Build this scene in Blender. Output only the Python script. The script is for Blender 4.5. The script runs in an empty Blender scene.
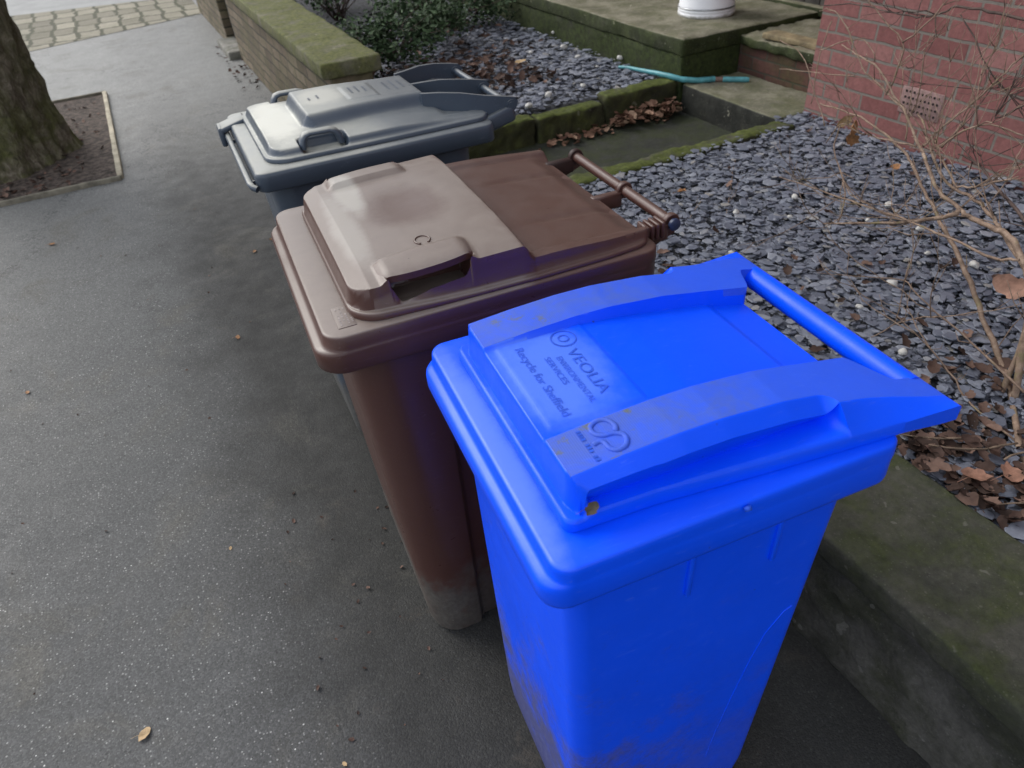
import bpy, bmesh, math, random
from mathutils import Vector, Matrix, noise
R = math.radians
random.seed(11)
scene = bpy.context.scene
col = scene.collection

# ------------------------------------------------------------------ helpers
def ss(a, b, x):
    if a == b: return 1.0 if x >= a else 0.0
    t = min(1.0, max(0.0, (x - a) / (b - a)))
    return t * t * (3 - 2 * t)

def interp(tab, x):
    if x <= tab[0][0]: return tab[0][1]
    for (a, p), (b, q) in zip(tab, tab[1:]):
        if x <= b: return p + (q - p) * (x - a) / (b - a)
    return tab[-1][1]

def fbm(x, y, z, s, o=4):
    return noise.fractal(Vector((x * s, y * s, z * s)), 1.0, 2.0, o)

def finish(bm, name, mats, parent=None, smooth=True, angle=None, off=(0, 0, 0)):
    if any(off): bmesh.ops.translate(bm, verts=bm.verts, vec=off)
    me = bpy.data.meshes.new(name)
    bm.to_mesh(me); bm.free()
    for m in (mats if isinstance(mats, (list, tuple)) else [mats]): me.materials.append(m)
    if smooth:
        me.polygons.foreach_set('use_smooth', [True] * len(me.polygons))
        if angle: me.set_sharp_from_angle(angle=R(angle))
    o = bpy.data.objects.new(name, me); col.objects.link(o)
    if parent: o.parent = parent
    return o

def tag(o, label=None, cat=None, group=None, kind=None):
    if label: o['label'] = label
    if cat: o['category'] = cat
    if group: o['group'] = group
    if kind: o['kind'] = kind
    return o

def empty(name, loc, rz=0):
    o = bpy.data.objects.new(name, None); col.objects.link(o)
    o.location = loc; o.rotation_euler = (0, 0, rz); o.empty_display_size = .1
    return o

def add_box(bm, x0, x1, y0, y1, z0, z1, bevel=0, seg=2, rot=None, mat=0):
    n = bmesh.new()
    bmesh.ops.create_cube(n, size=1)
    bmesh.ops.scale(n, vec=(x1 - x0, y1 - y0, z1 - z0), verts=n.verts)
    if bevel: bmesh.ops.bevel(n, geom=n.edges[:], offset=bevel, segments=seg, affect='EDGES', profile=.5)
    if rot: bmesh.ops.rotate(n, verts=n.verts, cent=(0, 0, 0), matrix=rot)
    bmesh.ops.translate(n, verts=n.verts, vec=((x0 + x1) / 2, (y0 + y1) / 2, (z0 + z1) / 2))
    join(bm, n, mat)

def join(bm, n, mat=None):
    vm = {}
    for v in n.verts: vm[v] = bm.verts.new(v.co)
    for f in n.faces:
        try:
            g = bm.faces.new([vm[v] for v in f.verts])
            g.material_index = f.material_index if mat is None else mat
        except ValueError: pass
    n.free()

def add_tube(bm, pts, radii, n=10, caps=True, mat=0):
    pts = [Vector(p) for p in pts]
    if not isinstance(radii, (list, tuple)): radii = [radii] * len(pts)
    rings = []; up = None
    for i, p in enumerate(pts):
        d = (pts[min(i + 1, len(pts) - 1)] - pts[max(i - 1, 0)])
        if d.length < 1e-9: d = Vector((0, 0, 1))
        d.normalize()
        if up is None:
            up = d.orthogonal().normalized()
        up = (up - d * up.dot(d))
        if up.length < 1e-6: up = d.orthogonal()
        up.normalize(); s = d.cross(up)
        rings.append([bm.verts.new(p + (up * math.cos(2 * math.pi * k / n) + s * math.sin(2 * math.pi * k / n)) * radii[i]) for k in range(n)])
    for a, b in zip(rings, rings[1:]):
        for k in range(n):
            f = bm.faces.new((a[k], a[(k + 1) % n], b[(k + 1) % n], b[k])); f.material_index = mat
    if caps:
        f = bm.faces.new(rings[0][::-1]); f.material_index = mat
        f = bm.faces.new(rings[-1]); f.material_index = mat

def add_lathe(bm, prof, n=48, cx=0, cy=0, mat=0):
    rings = [[bm.verts.new((cx + r * math.cos(2 * math.pi * k / n), cy + r * math.sin(2 * math.pi * k / n), z)) for k in range(n)] for r, z in prof]
    for a, b in zip(rings, rings[1:]):
        for k in range(n):
            bm.faces.new((a[k], a[(k + 1) % n], b[(k + 1) % n], b[k])).material_index = mat
    bm.faces.new(rings[0][::-1]); bm.faces.new(rings[-1])

def add_prism(bm, poly, z0, z1, mat=0):
    a = [bm.verts.new((x, y, z0)) for x, y in poly]; b = [bm.verts.new((x, y, z1)) for x, y in poly]
    n = len(poly)
    for k in range(n): bm.faces.new((a[k], a[(k + 1) % n], b[(k + 1) % n], b[k])).material_index = mat
    bm.faces.new(a[::-1]).material_index = mat; bm.faces.new(b).material_index = mat

def rbox(x0, x1, y0, y1, z0, z1, cell=.03, r=.012, amp=.004, sc=6, amp2=0, seed=0):
    """stone block: gridded box with rounded, slightly uneven faces"""
    bm = bmesh.new()
    def ax(a, b):
        n = max(1, int(round((b - a - 2 * r) / cell)))
        return [a, a + r * .3, a + r] + [a + r + (b - a - 2 * r) * i / n for i in range(1, n)] + [b - r, b - r * .3, b]
    X, Y, Z = ax(x0, x1), ax(y0, y1), ax(z0, z1)
    def grid(A, B, f):
        vs = [[bm.verts.new(f(a, b)) for b in B] for a in A]
        for i in range(len(A) - 1):
            for j in range(len(B) - 1):
                bm.faces.new((vs[i][j], vs[i + 1][j], vs[i + 1][j + 1], vs[i][j + 1]))
    grid(X, Y, lambda a, b: (a, b, z1)); grid(Y, X, lambda a, b: (b, a, z0))
    grid(Y, Z, lambda a, b: (x1, a, b)); grid(Z, Y, lambda a, b: (x0, b, a))
    grid(Z, X, lambda a, b: (b, y1, a)); grid(X, Z, lambda a, b: (a, y0, b))
    bmesh.ops.remove_doubles(bm, verts=bm.verts, dist=1e-5)
    for v in bm.verts:
        c = Vector((min(max(v.co.x, x0 + r), x1 - r), min(max(v.co.y, y0 + r), y1 - r), min(max(v.co.z, z0 + r), z1 - r)))
        d = v.co - c
        if d.length > 1e-9:
            d.normalize(); p = c + d * r
            k = fbm(p.x + seed, p.y, p.z, sc) * amp
            if amp2: k += fbm(p.x + seed, p.y, p.z, sc * 4, 2) * amp2
            v.co = p + d * k
    return bm

# ------------------------------------------------------------------ materials
def M(name):
    m = bpy.data.materials.new(name); m.use_nodes = True
    nt = m.node_tree; nt.nodes.clear()
    out = nt.nodes.new('ShaderNodeOutputMaterial'); b = nt.nodes.new('ShaderNodeBsdfPrincipled')
    nt.links.new(b.outputs[0], out.inputs[0])
    return m, NT(nt, b)

class NT:
    def __init__(s, nt, b): s.nt = nt; s.b = b; s._c = {}
    def link(s, a, bb): s.nt.links.new(a, bb)
    def n(s, t, **k):
        nd = s.nt.nodes.new(t)
        for a, v in k.items(): setattr(nd, a, v)
        return nd
    def coord(s, kind='Object', scale=None):
        key = (kind, scale)
        if key in s._c: return s._c[key]
        o = s.n('ShaderNodeTexCoord').outputs[kind] if kind != 'World' else s.n('ShaderNodeNewGeometry').outputs['Position']
        if scale:
            mp = s.n('ShaderNodeMapping'); s.link(o, mp.inputs[0]); mp.inputs['Scale'].default_value = scale; o = mp.outputs[0]
        s._c[key] = o
        return o
    def noise(s, sc, det=6, rough=.6, dist=0, vec=None, out='Fac'):
        nd = s.n('ShaderNodeTexNoise'); nd.inputs['Scale'].default_value = sc; nd.inputs['Detail'].default_value = det
        nd.inputs['Roughness'].default_value = rough; nd.inputs['Distortion'].default_value = dist
        s.link(vec or s.coord('World'), nd.inputs['Vector']); return nd.outputs[out]
    def vor(s, sc, out='Distance', vec=None, feature='F1', rnd=1):
        nd = s.n('ShaderNodeTexVoronoi', feature=feature); nd.inputs['Scale'].default_value = sc
        nd.inputs['Randomness'].default_value = rnd
        s.link(vec or s.coord('World'), nd.inputs['Vector']); return nd.outputs[out]
    def ramp(s, fac, stops, interp='LINEAR'):
        nd = s.n('ShaderNodeValToRGB'); cr = nd.color_ramp; cr.interpolation = interp
        while len(cr.elements) < len(stops): cr.elements.new(.5)
        for e, (p, c) in zip(cr.elements, stops):
            e.position = p; e.color = (c, c, c, 1) if isinstance(c, (int, float)) else (*c, 1)
        s.link(fac, nd.inputs[0]); return nd.outputs[0]
    def mix(s, fac, a, b, mode='MIX'):
        nd = s.n('ShaderNodeMix', data_type='RGBA', blend_type=mode)
        for i, v in ((0, fac), (6, a), (7, b)):
            if isinstance(v, (int, float)): nd.inputs[i].default_value = v if i == 0 else (v, v, v, 1)
            elif isinstance(v, tuple): nd.inputs[i].default_value = (*v, 1)
            else: s.link(v, nd.inputs[i])
        return nd.outputs[2]
    def math(s, op, a, b=None, clamp=False):
        nd = s.n('ShaderNodeMath', operation=op); nd.use_clamp = clamp
        for i, v in enumerate((a, b)):
            if v is None: continue
            if isinstance(v, (int, float)): nd.inputs[i].default_value = v
            else: s.link(v, nd.inputs[i])
        return nd.outputs[0]
    def sep(s, vec):
        nd = s.n('ShaderNodeSeparateXYZ'); s.link(vec, nd.inputs[0]); return nd.outputs
    def mr(s, v, a, b, c=0, d=1, smooth=True):
        nd = s.n('ShaderNodeMapRange'); nd.interpolation_type = 'SMOOTHSTEP' if smooth else 'LINEAR'
        s.link(v, nd.inputs[0])
        for i, x in enumerate((a, b, c, d)): nd.inputs[i + 1].default_value = x
        return nd.outputs[0]
    def nz(s):
        return s.sep(s.n('ShaderNodeNewGeometry').outputs['Normal'])[2]
    def bump(s, h, strength=.3, dist=.01, prev=None):
        nd = s.n('ShaderNodeBump'); nd.inputs['Strength'].default_value = strength; nd.inputs['Distance'].default_value = dist
        s.link(h, nd.inputs['Height'])
        if prev: s.link(prev, nd.inputs['Normal'])
        return nd.outputs[0]
    def set(s, color=None, rough=None, normal=None, spec=None, metal=None):
        for k, v in (('Base Color', color), ('Roughness', rough), ('Normal', normal), ('Specular IOR Level', spec), ('Metallic', metal)):
            if v is None: continue
            i = s.b.inputs[k]
            if isinstance(v, (int, float)): i.default_value = v
            elif isinstance(v, tuple): i.default_value = (*v, 1)
            else: s.link(v, i)

def mat_tarmac():
    m, t = M('tarmac')
    P = t.coord('World')
    big = t.noise(1.1, 4, .6); mid = t.noise(9, 5, .65); fine = t.noise(260, 2, .5)
    c = t.ramp(big, [(.3, (.058, .060, .061)), (.7, (.092, .094, .093))])
    c = t.mix(.5, c, t.ramp(mid, [(.3, (.050, .052, .053)), (.7, (.094, .095, .093))]))
    x, y, z = t.sep(P)
    # paler further along the path: more open light and grazing sheen painted in
    c = t.mix(t.mr(y, 1.4, 7.5), c, t.mix(t.noise(2.5, 5, .7), (.165, .169, .166), (.245, .248, .238)))
    # dampness and algae along bins and wall, with their shade painted in
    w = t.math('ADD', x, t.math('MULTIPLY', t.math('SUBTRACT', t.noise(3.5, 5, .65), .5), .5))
    damp_shade = t.math('MULTIPLY', t.mr(w, -.42, .12), t.mr(y, 3.2, 7.5, 1, .22))
    c = t.mix(damp_shade, c, t.mix(t.noise(14, 5, .7), (.012, .0125, .0125), (.030, .030, .027)))
    # reddish-brown and greenish old stains
    st = t.math('MULTIPLY', t.mr(t.noise(2.2, 6, .7, .6), .52, .70), .5)
    c = t.mix(st, c, (.095, .088, .070))
    stone = t.vor(230, 'Color'); sr = t.sep(stone)[0]
    c = t.mix(.8, c, t.mix(1, c, t.ramp(sr, [(0, .60), (.6, .95), (1, 1.45)]), 'MULTIPLY'))
    d = t.vor(230, 'Distance')
    g2 = t.sep(t.vor(130, 'Color')); d2 = t.vor(130, 'Distance')
    grit = t.math('MULTIPLY', t.mr(g2[0], .74, .97), t.mr(d2, .18, .42, 1, 0))       # paler chippings
    c = t.mix(t.math('MULTIPLY', grit, t.mr(damp_shade, .2, .9, .75, .08)), c, (.32, .322, .31))
    pit = t.math('MULTIPLY', t.mr(g2[1], .86, .94), t.mr(d2, .25, .5, 1, 0))
    c = t.mix(t.math('MULTIPLY', pit, .6), c, (.018, .018, .018))
    spk = t.math('MULTIPLY', t.mr(t.sep(t.vor(85, 'Color'))[1],   .91, .93), t.mr(t.vor(85, 'Distance'), .12, .22, 1, 0))
    spk = t.math('MULTIPLY', t.math('MULTIPLY', spk, t.mr(t.sep(t.vor(85, 'Color'))[2], 0, 1, .25, 1)), t.mr(damp_shade, .2, .9, 1, .04))
    c = t.mix(spk, c, (.52, .52, .50))
    # trodden grit and mud gathered along the bins
    mud = t.math('MULTIPLY', t.mr(t.noise(5, 8, .75, .4), .56, .68), t.math('MULTIPLY', t.mr(x, -.25, .1), t.mr(y, 2.6, 1.6)))
    c = t.mix(t.math('MULTIPLY', mud, .55), c, (.060, .050, .040))
    h = t.math('ADD', t.math('MULTIPLY', d, -1), t.math('MULTIPLY', fine, .4))
    # hairline cracks
    cr = t.vor(.55, 'Distance', vec=None, feature='DISTANCE_TO_EDGE')
    rough_ = t.noise(40, 3, .5)
    ckn = t.n('ShaderNodeVectorMath', operation='ADD'); t.link(P, ckn.inputs[0]); t.link(t.noise(3, 5, .7, out='Color'), ckn.inputs[1])
    ck = t.mr(t.vor(.8, 'Distance', vec=ckn.outputs[0], feature='DISTANCE_TO_EDGE'), 0, .010, 1, 0)
    ck = t.math('MULTIPLY', ck, t.math('MULTIPLY', t.mr(t.noise(1.3, 3, .5), .44, .52), t.mr(y, 2.5, 4)))
    c = t.mix(t.math('MULTIPLY', ck, .7), c, (.02, .02, .02))
    nrm = t.bump(h, .25, .003); nrm = t.bump(mid, .2, .012, nrm)
    t.set(c, t.ramp(mid, [(.3, .62), (.7, .8)]), nrm, .45)
    return m

def mat_stone(name, base, dark, moss, moss_lo=.45, moss_hi=.62, side_moss=.35, rough=.85, mossc=((.030, .040, .010), (.085, .100, .022)), bsc=60, sides=None):
    m, t = M(name)
    c = t.mix(t.mr(t.noise(5, 7, .68), .35, .68), base, dark)
    c = t.mix(.5, c, t.mix(1, c, t.ramp(t.noise(60, 7, .78), [(.28, .30), (.72, 1.85)]), 'MULTIPLY'))
    up = t.mr(t.nz(), .2, .8, side_moss, 1)
    k = t.math('MULTIPLY', t.math('MULTIPLY', t.mr(t.noise(7, 8, .7, .3), moss_lo, moss_hi), up), moss, True)
    mc = t.ramp(t.noise(38, 4, .7), [(.3, mossc[0]), (.72, mossc[1])])
    c = t.mix(k, c, mc)
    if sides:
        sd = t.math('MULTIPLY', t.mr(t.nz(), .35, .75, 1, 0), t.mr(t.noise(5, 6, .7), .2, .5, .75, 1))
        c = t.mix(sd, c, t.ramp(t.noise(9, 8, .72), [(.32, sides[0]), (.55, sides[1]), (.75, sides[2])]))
    lich = t.math('MULTIPLY', t.mr(t.noise(26, 2, .5), .70, .74), .35)
    c = t.mix(lich, c, tuple(min(.5, x * 2.2 + .05) for x in base))
    grain = t.math('MULTIPLY', t.mr(t.sep(t.vor(170, 'Color'))[0], .82, .95), t.mr(t.vor(170, 'Distance'), .2, .45, 1, 0))
    c = t.mix(t.math('MULTIPLY', grain, .18), c, tuple(min(.6, x * 2.2 + .04) for x in base))
    h = t.math('ADD', t.noise(bsc, 6, .7), t.math('MULTIPLY', t.math('MULTIPLY', k, t.noise(170, 3, .7)), .9))
    t.set(c, rough, t.bump(h, .55, .008), .3)
    return m

def mat_brick(name, cols, mortar, moss=0, sc=1, axis='yz', bw=.225, rh=.075, msize=.010, mossc=((.03, .035, .012), (.08, .085, .03)), grime=.4, boff=.5, wobs=.012):
    m, t = M(name)
    P = t.coord('World'); x, y, z = t.sep(P)
    cb = t.n('ShaderNodeCombineXYZ')
    if axis == 'yz': t.link(y, cb.inputs[0]); t.link(z, cb.inputs[1])
    elif axis == 'xz': t.link(x, cb.inputs[0]); t.link(z, cb.inputs[1])
    else: t.link(x, cb.inputs[0]); t.link(y, cb.inputs[1])
    # slightly wavy courses
    wob = t.n('ShaderNodeVectorMath', operation='SCALE'); nz = t.noise(9, 3, .5, out='Color')
    sub = t.n('ShaderNodeVectorMath', operation='SUBTRACT'); t.link(nz, sub.inputs[0]); sub.inputs[1].default_value = (.5, .5, .5)
    t.link(sub.outputs[0], wob.inputs[0]); wob.inputs['Scale'].default_value = wobs
    ad = t.n('ShaderNodeVectorMath', operation='ADD'); t.link(cb.outputs[0], ad.inputs[0]); t.link(wob.outputs[0], ad.inputs[1])
    b = t.n('ShaderNodeTexBrick'); t.link(ad.outputs[0], b.inputs['Vector'])
    b.offset = boff
    b.inputs['Scale'].default_value = 1; b.inputs['Brick Width'].default_value = bw; b.inputs['Row Height'].default_value = rh
    b.inputs['Mortar Size'].default_value = msize * .5; b.inputs['Mortar Smooth'].default_value = .25; b.inputs['Bias'].default_value = 0
    b.inputs['Color1'].default_value = (0, 0, 0, 1); b.inputs['Color2'].default_value = (1, 1, 1, 1); b.inputs['Mortar'].default_value = (.5, .5, .5, 1)
    bc = t.ramp(t.sep(b.outputs['Color'])[0], [(0, cols[0]), (.5, cols[1]), (1, cols[2])])
    bc = t.mix(.6, bc, t.mix(1, bc, t.ramp(t.noise(38, 7, .75), [(.25, .40), (.75, 1.6)]), 'MULTIPLY'))
    bc = t.mix(t.math('MULTIPLY', t.mr(t.noise(55, 6, .75), .60, .70), .55), bc, tuple(v * .8 + .03 for v in mortar))
    mc = t.mix(t.noise(30, 4, .6), mortar, tuple(v * .55 for v in mortar))
    c = t.mix(b.outputs['Fac'], bc, mc)
    g = t.math('MULTIPLY', t.mr(t.noise(2.3, 6, .65), .45, .75), grime)
    c = t.mix(g, c, tuple(v * .4 for v in cols[0]))
    if moss:
        k = t.math('MULTIPLY', t.mr(t.noise(4, 7, .7), .38, .66), moss)
        c = t.mix(k, c, t.ramp(t.noise(30, 4, .7), [(.3, mossc[0]), (.7, mossc[1])]))
    h = t.math('ADD', t.math('MULTIPLY', b.outputs['Fac'], -1), t.math('MULTIPLY', t.noise(110, 4, .7), .35))
    t.set(c, .85, t.bump(h, .8, .006), .3)
    return m

def mat_plastic(name, base, rough, dust_sheen=0, dust_sheen_c=(.4, .38, .36), bumpamt=.05, dirt_low=.0, spec=.5, spots=None, dust_sheen_u=None, stain_sheen=(), strap=False, wear_c=None):
    """moulded polyethylene; object coords x = front to back, y = width, z = height"""
    m, t = M(name)
    O = t.coord('Object'); x, y, z = t.sep(O)
    nL = t.noise(5, 5, .6, vec=O); nM = t.noise(22, 6, .65, .4, vec=O); nF = t.noise(160, 3, .6, vec=O)
    c = t.mix(t.ramp(nL, [(.3, 0), (.7, 1)]), base, tuple(v * 1.12 for v in base))
    r = t.ramp(nM, [(.3, rough - .05), (.7, rough + .09)])
    if dust_sheen:
        up = t.mr(t.nz(), .55, .97)
        k = t.math('MULTIPLY', up, t.mr(nM, .2, .8, .7, 1))
        if dust_sheen_u: k = t.math('MULTIPLY', k, t.mr(t.math('ADD', x, t.math('MULTIPLY', t.math('SUBTRACT', nL, .5), .12)), dust_sheen_u[0], dust_sheen_u[1], 1, dust_sheen_u[2]))  # front half: the sky's reflection is mixed into the dust colour
        k = t.math('MULTIPLY', k, dust_sheen, True)
        c = t.mix(k, c, dust_sheen_c); r = t.math('ADD', r, t.math('MULTIPLY', k, .12))
    for (sx, sy, rx, ry, colr, amt) in stain_sheen:           # stains, and the sky's sheen painted on as pale patches
        dx = t.math('DIVIDE', t.math('SUBTRACT', x, sx), rx); dy = t.math('DIVIDE', t.math('SUBTRACT', y, sy), ry)
        dd = t.math('ADD', t.math('MULTIPLY', dx, dx), t.math('MULTIPLY', dy, dy))
        dd = t.math('ADD', dd, t.math('MULTIPLY', t.math('SUBTRACT', t.noise(16, 5, .7, vec=O), .5), 1.3))
        k = t.math('MULTIPLY', t.math('MULTIPLY', t.mr(dd, .2, 1.3, 1, 0), t.mr(t.nz(), .4, .9)), amt)
        c = t.mix(k, c, colr)
    # fine scratches
    s2 = t.n('ShaderNodeMapping'); t.link(O, s2.inputs[0]); s2.inputs['Scale'].default_value = (4, 60, 30); s2.inputs['Rotation'].default_value = (0, 0, .5)
    sc = t.math('MULTIPLY', t.mr(t.noise(9, 4, .6, .8, vec=s2.outputs[0]), .62, .70), .20)
    c = t.mix(sc, c, tuple(min(1, v * 1.6 + .12) for v in base))
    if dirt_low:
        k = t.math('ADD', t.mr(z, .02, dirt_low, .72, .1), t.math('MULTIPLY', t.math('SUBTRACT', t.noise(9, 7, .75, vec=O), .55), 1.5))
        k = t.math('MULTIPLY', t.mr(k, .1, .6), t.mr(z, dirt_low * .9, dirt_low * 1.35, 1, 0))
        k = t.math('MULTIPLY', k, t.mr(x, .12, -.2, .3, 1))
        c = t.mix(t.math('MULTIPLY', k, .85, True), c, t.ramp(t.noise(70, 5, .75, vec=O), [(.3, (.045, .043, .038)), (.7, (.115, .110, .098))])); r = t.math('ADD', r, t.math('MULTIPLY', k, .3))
        sp = t.math('MULTIPLY', t.mr(t.vor(55, 'Distance', vec=O), .10, .16, 1, 0), t.mr(t.sep(t.vor(55, 'Color', vec=O))[0], .86, .9))
        c = t.mix(t.math('MULTIPLY', t.math('MULTIPLY', sp, .5), t.mr(z, dirt_low * .8, .1)), c, (.20, .19, .17))
    # specks of dirt
    sp = t.math('MULTIPLY', t.mr(t.vor(48, 'Distance', vec=O), .05, .10, 1, 0), t.mr(t.sep(t.vor(48, 'Color', vec=O))[0], .975, .985))
    c = t.mix(t.math('MULTIPLY', sp, .7), c, (.03, .028, .022))
    nrm = t.bump(nF, .10, .0010); nrm = t.bump(nL, .08, bumpamt * .1, nrm)
    if strap:
        s3 = t.n('ShaderNodeMapping'); t.link(O, s3.inputs[0]); s3.inputs['Rotation'].default_value = (0, 0, R(45)); s3.inputs['Scale'].default_value = (300, 300, 300)
        w1 = t.sep(s3.outputs[0])
        hx = t.math('MULTIPLY', t.math('SINE', t.math('MULTIPLY', w1[0], 5.2)), t.math('SINE', t.math('MULTIPLY', w1[1], 5.2)))
        nrm = t.bump(hx, .14, .0008, nrm)
        k = t.mr(t.noise(13, 7, .78, .5, vec=O), .34, .68, .25, 1)
        k = t.math('MULTIPLY', k, t.mr(x, .0, .18, .8, .12))
        c = t.mix(t.math('MULTIPLY', k, .7), c, (.085, .125, .26))
        k2 = t.math('MULTIPLY', t.mr(t.noise(24, 6, .7, vec=O), .58, .68), t.mr(x, -.06, .02, .8, 0))
        c = t.mix(k2, c, (.12, .13, .035))
        r = t.math('ADD', r, .14)
    t.set(c, r, nrm, spec)
    return m

def mat_simple(name, base, rough=.6, var=.3, sc=20, bump=.2, bd=.004, metal=0, spec=.4, second=None):
    m, t = M(name)
    n = t.noise(sc, 6, .65)
    c = t.mix(t.mr(n, .3, .7), tuple(v * (1 - var) for v in base), second or tuple(min(1, v * (1 + var)) for v in base))
    t.set(c, rough, t.bump(t.noise(sc * 3, 4, .65), bump, bd), spec, metal)
    return m

def mat_islands(name, stops, rough=.6, bump=.3, sc=60, spec=.5, lichen=0):
    m, t = M(name)
    rnd = t.n('ShaderNodeNewGeometry').outputs['Random Per Island']
    c = t.ramp(rnd, stops)
    c = t.mix(.35, c, t.mix(1, c, t.ramp(t.noise(sc, 5, .7), [(.25, .5), (.75, 1.6)]), 'MULTIPLY'))
    t.set(c, rough, t.bump(t.noise(sc * 2.5, 4, .7), bump, .003), spec)
    return m

def mat_bark():
    m, t = M('bark')
    P = t.coord('World', (1, 1, .45))
    n = t.noise(19, 9, .78, .8, vec=P)
    c = t.ramp(n, [(.32, (.04, .033, .025)), (.48, (.19, .16, .12)), (.66, (.46, .41, .33))])
    z = t.sep(t.coord('World'))[2]
    k = t.math('MULTIPLY', t.mr(t.noise(5, 7, .72), .34, .60), t.mr(z, 0, 1.3, 1, .3))
    c = t.mix(t.math('MULTIPLY', k, .75), c, t.ramp(t.noise(30, 5, .7), [(.3, (.034, .044, .012)), (.7, (.19, .21, .06))]))
    t.set(c, .9, t.bump(t.math('ADD', n, t.math('MULTIPLY', t.noise(60, 5, .7), .4)), .9, .05), .2)
    return m

# ------------------------------------------------------------------ wheelie bins
# local frame while building: u = front (path side) to back, v = width, z = up
def rrect(u0, u1, w, r, n=6, mids=()):
    """rounded rectangle, counter-clockwise"""
    out = []; idx = 0
    for cu, cv, a0 in ((u1 - r, -w + r, -90), (u1 - r, w - r, 0), (u0 + r, w - r, 90), (u0 + r, -w + r, 180)):
        for k in range(n + 1):
            a = R(a0 + 90 * k / n)
            out.append((cu + r * math.cos(a), cv + r * math.sin(a)))
        if idx == 1: out += [(m, w) for m in sorted(mids, reverse=True)]
        if idx == 3: out += [(m, -w) for m in sorted(mids)]
        idx += 1
    return out

def loft(bm, loops, cap0=False, cap1=False, mat=0):
    rings = [[bm.verts.new(p) for p in L] for L in loops]
    n = len(rings[0])
    for a, b in zip(rings, rings[1:]):
        for k in range(n):
            bm.faces.new((a[k], a[(k + 1) % n], b[(k + 1) % n], b[k])).material_index = mat
    if cap0: bm.faces.new(rings[0][::-1])
    if cap1: bm.faces.new(rings[-1])
    return rings

def rim_mesh(D, W, zr, prof, r, ctr=.0):
    bm = bmesh.new(); loops = []
    for row in prof:
        o, z = row[0], row[-1]; q = row[1] if len(row) == 3 else o * .75
        rr = max(.006, r + (o + q) * .5)
        loops.append([(u, v, z) for u, v in rrect(-o, D + q, W + q, rr, 8)])
    loft(bm, loops)
    bmesh.ops.recalc_face_normals(bm, faces=bm.faces)
    return bm

def body_mesh(levels, n=8, mids=()):
    """levels: (z, u0, u1, halfwidth, radius) from top to bottom"""
    bm = bmesh.new(); loops = []
    for (za, a0, a1, aw, ar), (zb, b0, b1, bw, br) in zip(levels, levels[1:]):
        k = max(1, int(abs(za - zb) / .06))
        for i in range(k):
            t = i / k
            loops.append([(u, v, za + (zb - za) * t) for u, v in rrect(a0 + (b0 - a0) * t, a1 + (b1 - a1) * t, aw + (bw - aw) * t, ar + (br - ar) * t, n, mids)])
    z, u0, u1, w, r = levels[-1]
    loops.append([(u, v, z) for u, v in rrect(u0, u1, w, r, n, mids)])
    loft(bm, loops, False, True)
    bmesh.ops.recalc_face_normals(bm, faces=bm.faces)
    return bm

def lid_mesh(us, strips, H, low, matf=None):
    """moulded lid from a height function; strips = (inner(u), outer(u), n, umax)"""
    bm = bmesh.new()
    for st in strips:
        inner, outer, n, umax = st[:4]; HF = st[4] if len(st) > 4 else None
        rows = []
        for u in us:
            if u > umax + 1e-6: break
            a, b = inner(u), outer(u)
            rows.append([bm.verts.new((u, a + (b - a) * j / n, HF(u, j / n) if HF else H(u, a + (b - a) * j / n))) for j in range(n + 1)])
        for p, q in zip(rows, rows[1:]):
            for j in range(n):
                f = bm.faces.new((p[j], q[j], q[j + 1], p[j + 1]))
                if matf:
                    c = f.calc_center_median(); f.material_index = matf(c.x, c.y)
    bmesh.ops.remove_doubles(bm, verts=bm.verts, dist=2e-5)
    bmesh.ops.recalc_face_normals(bm, faces=bm.faces)
    if sum(f.normal.z for f in bm.faces) < 0: bmesh.ops.reverse_faces(bm, faces=bm.faces)
    top = bm.faces[:]
    res = bmesh.ops.extrude_face_region(bm, geom=top, use_keep_orig=True)
    nv = [g for g in res['geom'] if isinstance(g, bmesh.types.BMVert)]
    for v in nv: v.co.z = low(v.co.x, v.co.y)
    bmesh.ops.recalc_face_normals(bm, faces=bm.faces)
    return bm

def rows(u0, u1, st, dense=()):
    s = set()
    n = int(round((u1 - u0) / st))
    for i in range(n + 1): s.add(round(u0 + (u1 - u0) * i / n, 5))
    for a, b, k in dense:
        for i in range(k + 1): s.add(round(a + (b - a) * i / k, 5))
    return sorted(s)

def rounded_w(u, u0, W, r):
    """half width of the lid outline: rounded front corners"""
    if u >= u0 + r: return W
    k = r - (u - u0)
    return W - r + math.sqrt(max(0, r * r - k * k))

def edge_d(u, v, u0, W, r):
    a = abs(v)
    qx, qy = (u0 + r) - u, a - (W - r)
    if qx > 0 and qy > 0: return r - math.hypot(qx, qy)
    return min(u - u0, W - a)

def flat_text(body, size, align='LEFT'):
    cu = bpy.data.curves.new('lettering', 'FONT'); cu.body = body; cu.size = size; cu.align_x = align
    o = bpy.data.objects.new('lettering', cu); col.objects.link(o)
    bpy.context.view_layer.update()
    me = bpy.data.meshes.new_from_object(o.evaluated_get(bpy.context.evaluated_depsgraph_get()))
    vs = [v.co.copy() for v in me.vertices]; fs = [tuple(p.vertices) for p in me.polygons]
    bpy.data.objects.remove(o); bpy.data.curves.remove(cu); bpy.data.meshes.remove(me)
    return vs, fs

def letter(bm, body, size, u, v, H, lift=.0011, width=None):
    """lettering on a lid: reads across the bin (towards -v), tops of the letters towards +u"""
    vs, fs = flat_text(body, size)
    w = max(p.x for p in vs) or 1
    k = (width / w) if width else 1
    nv = [bm.verts.new((u + p.y, v - p.x * k, H(u + p.y, v - p.x * k) + lift)) for p in vs]
    for f in fs:
        try: bm.faces.new([nv[i] for i in f])
        except ValueError: pass

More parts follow.
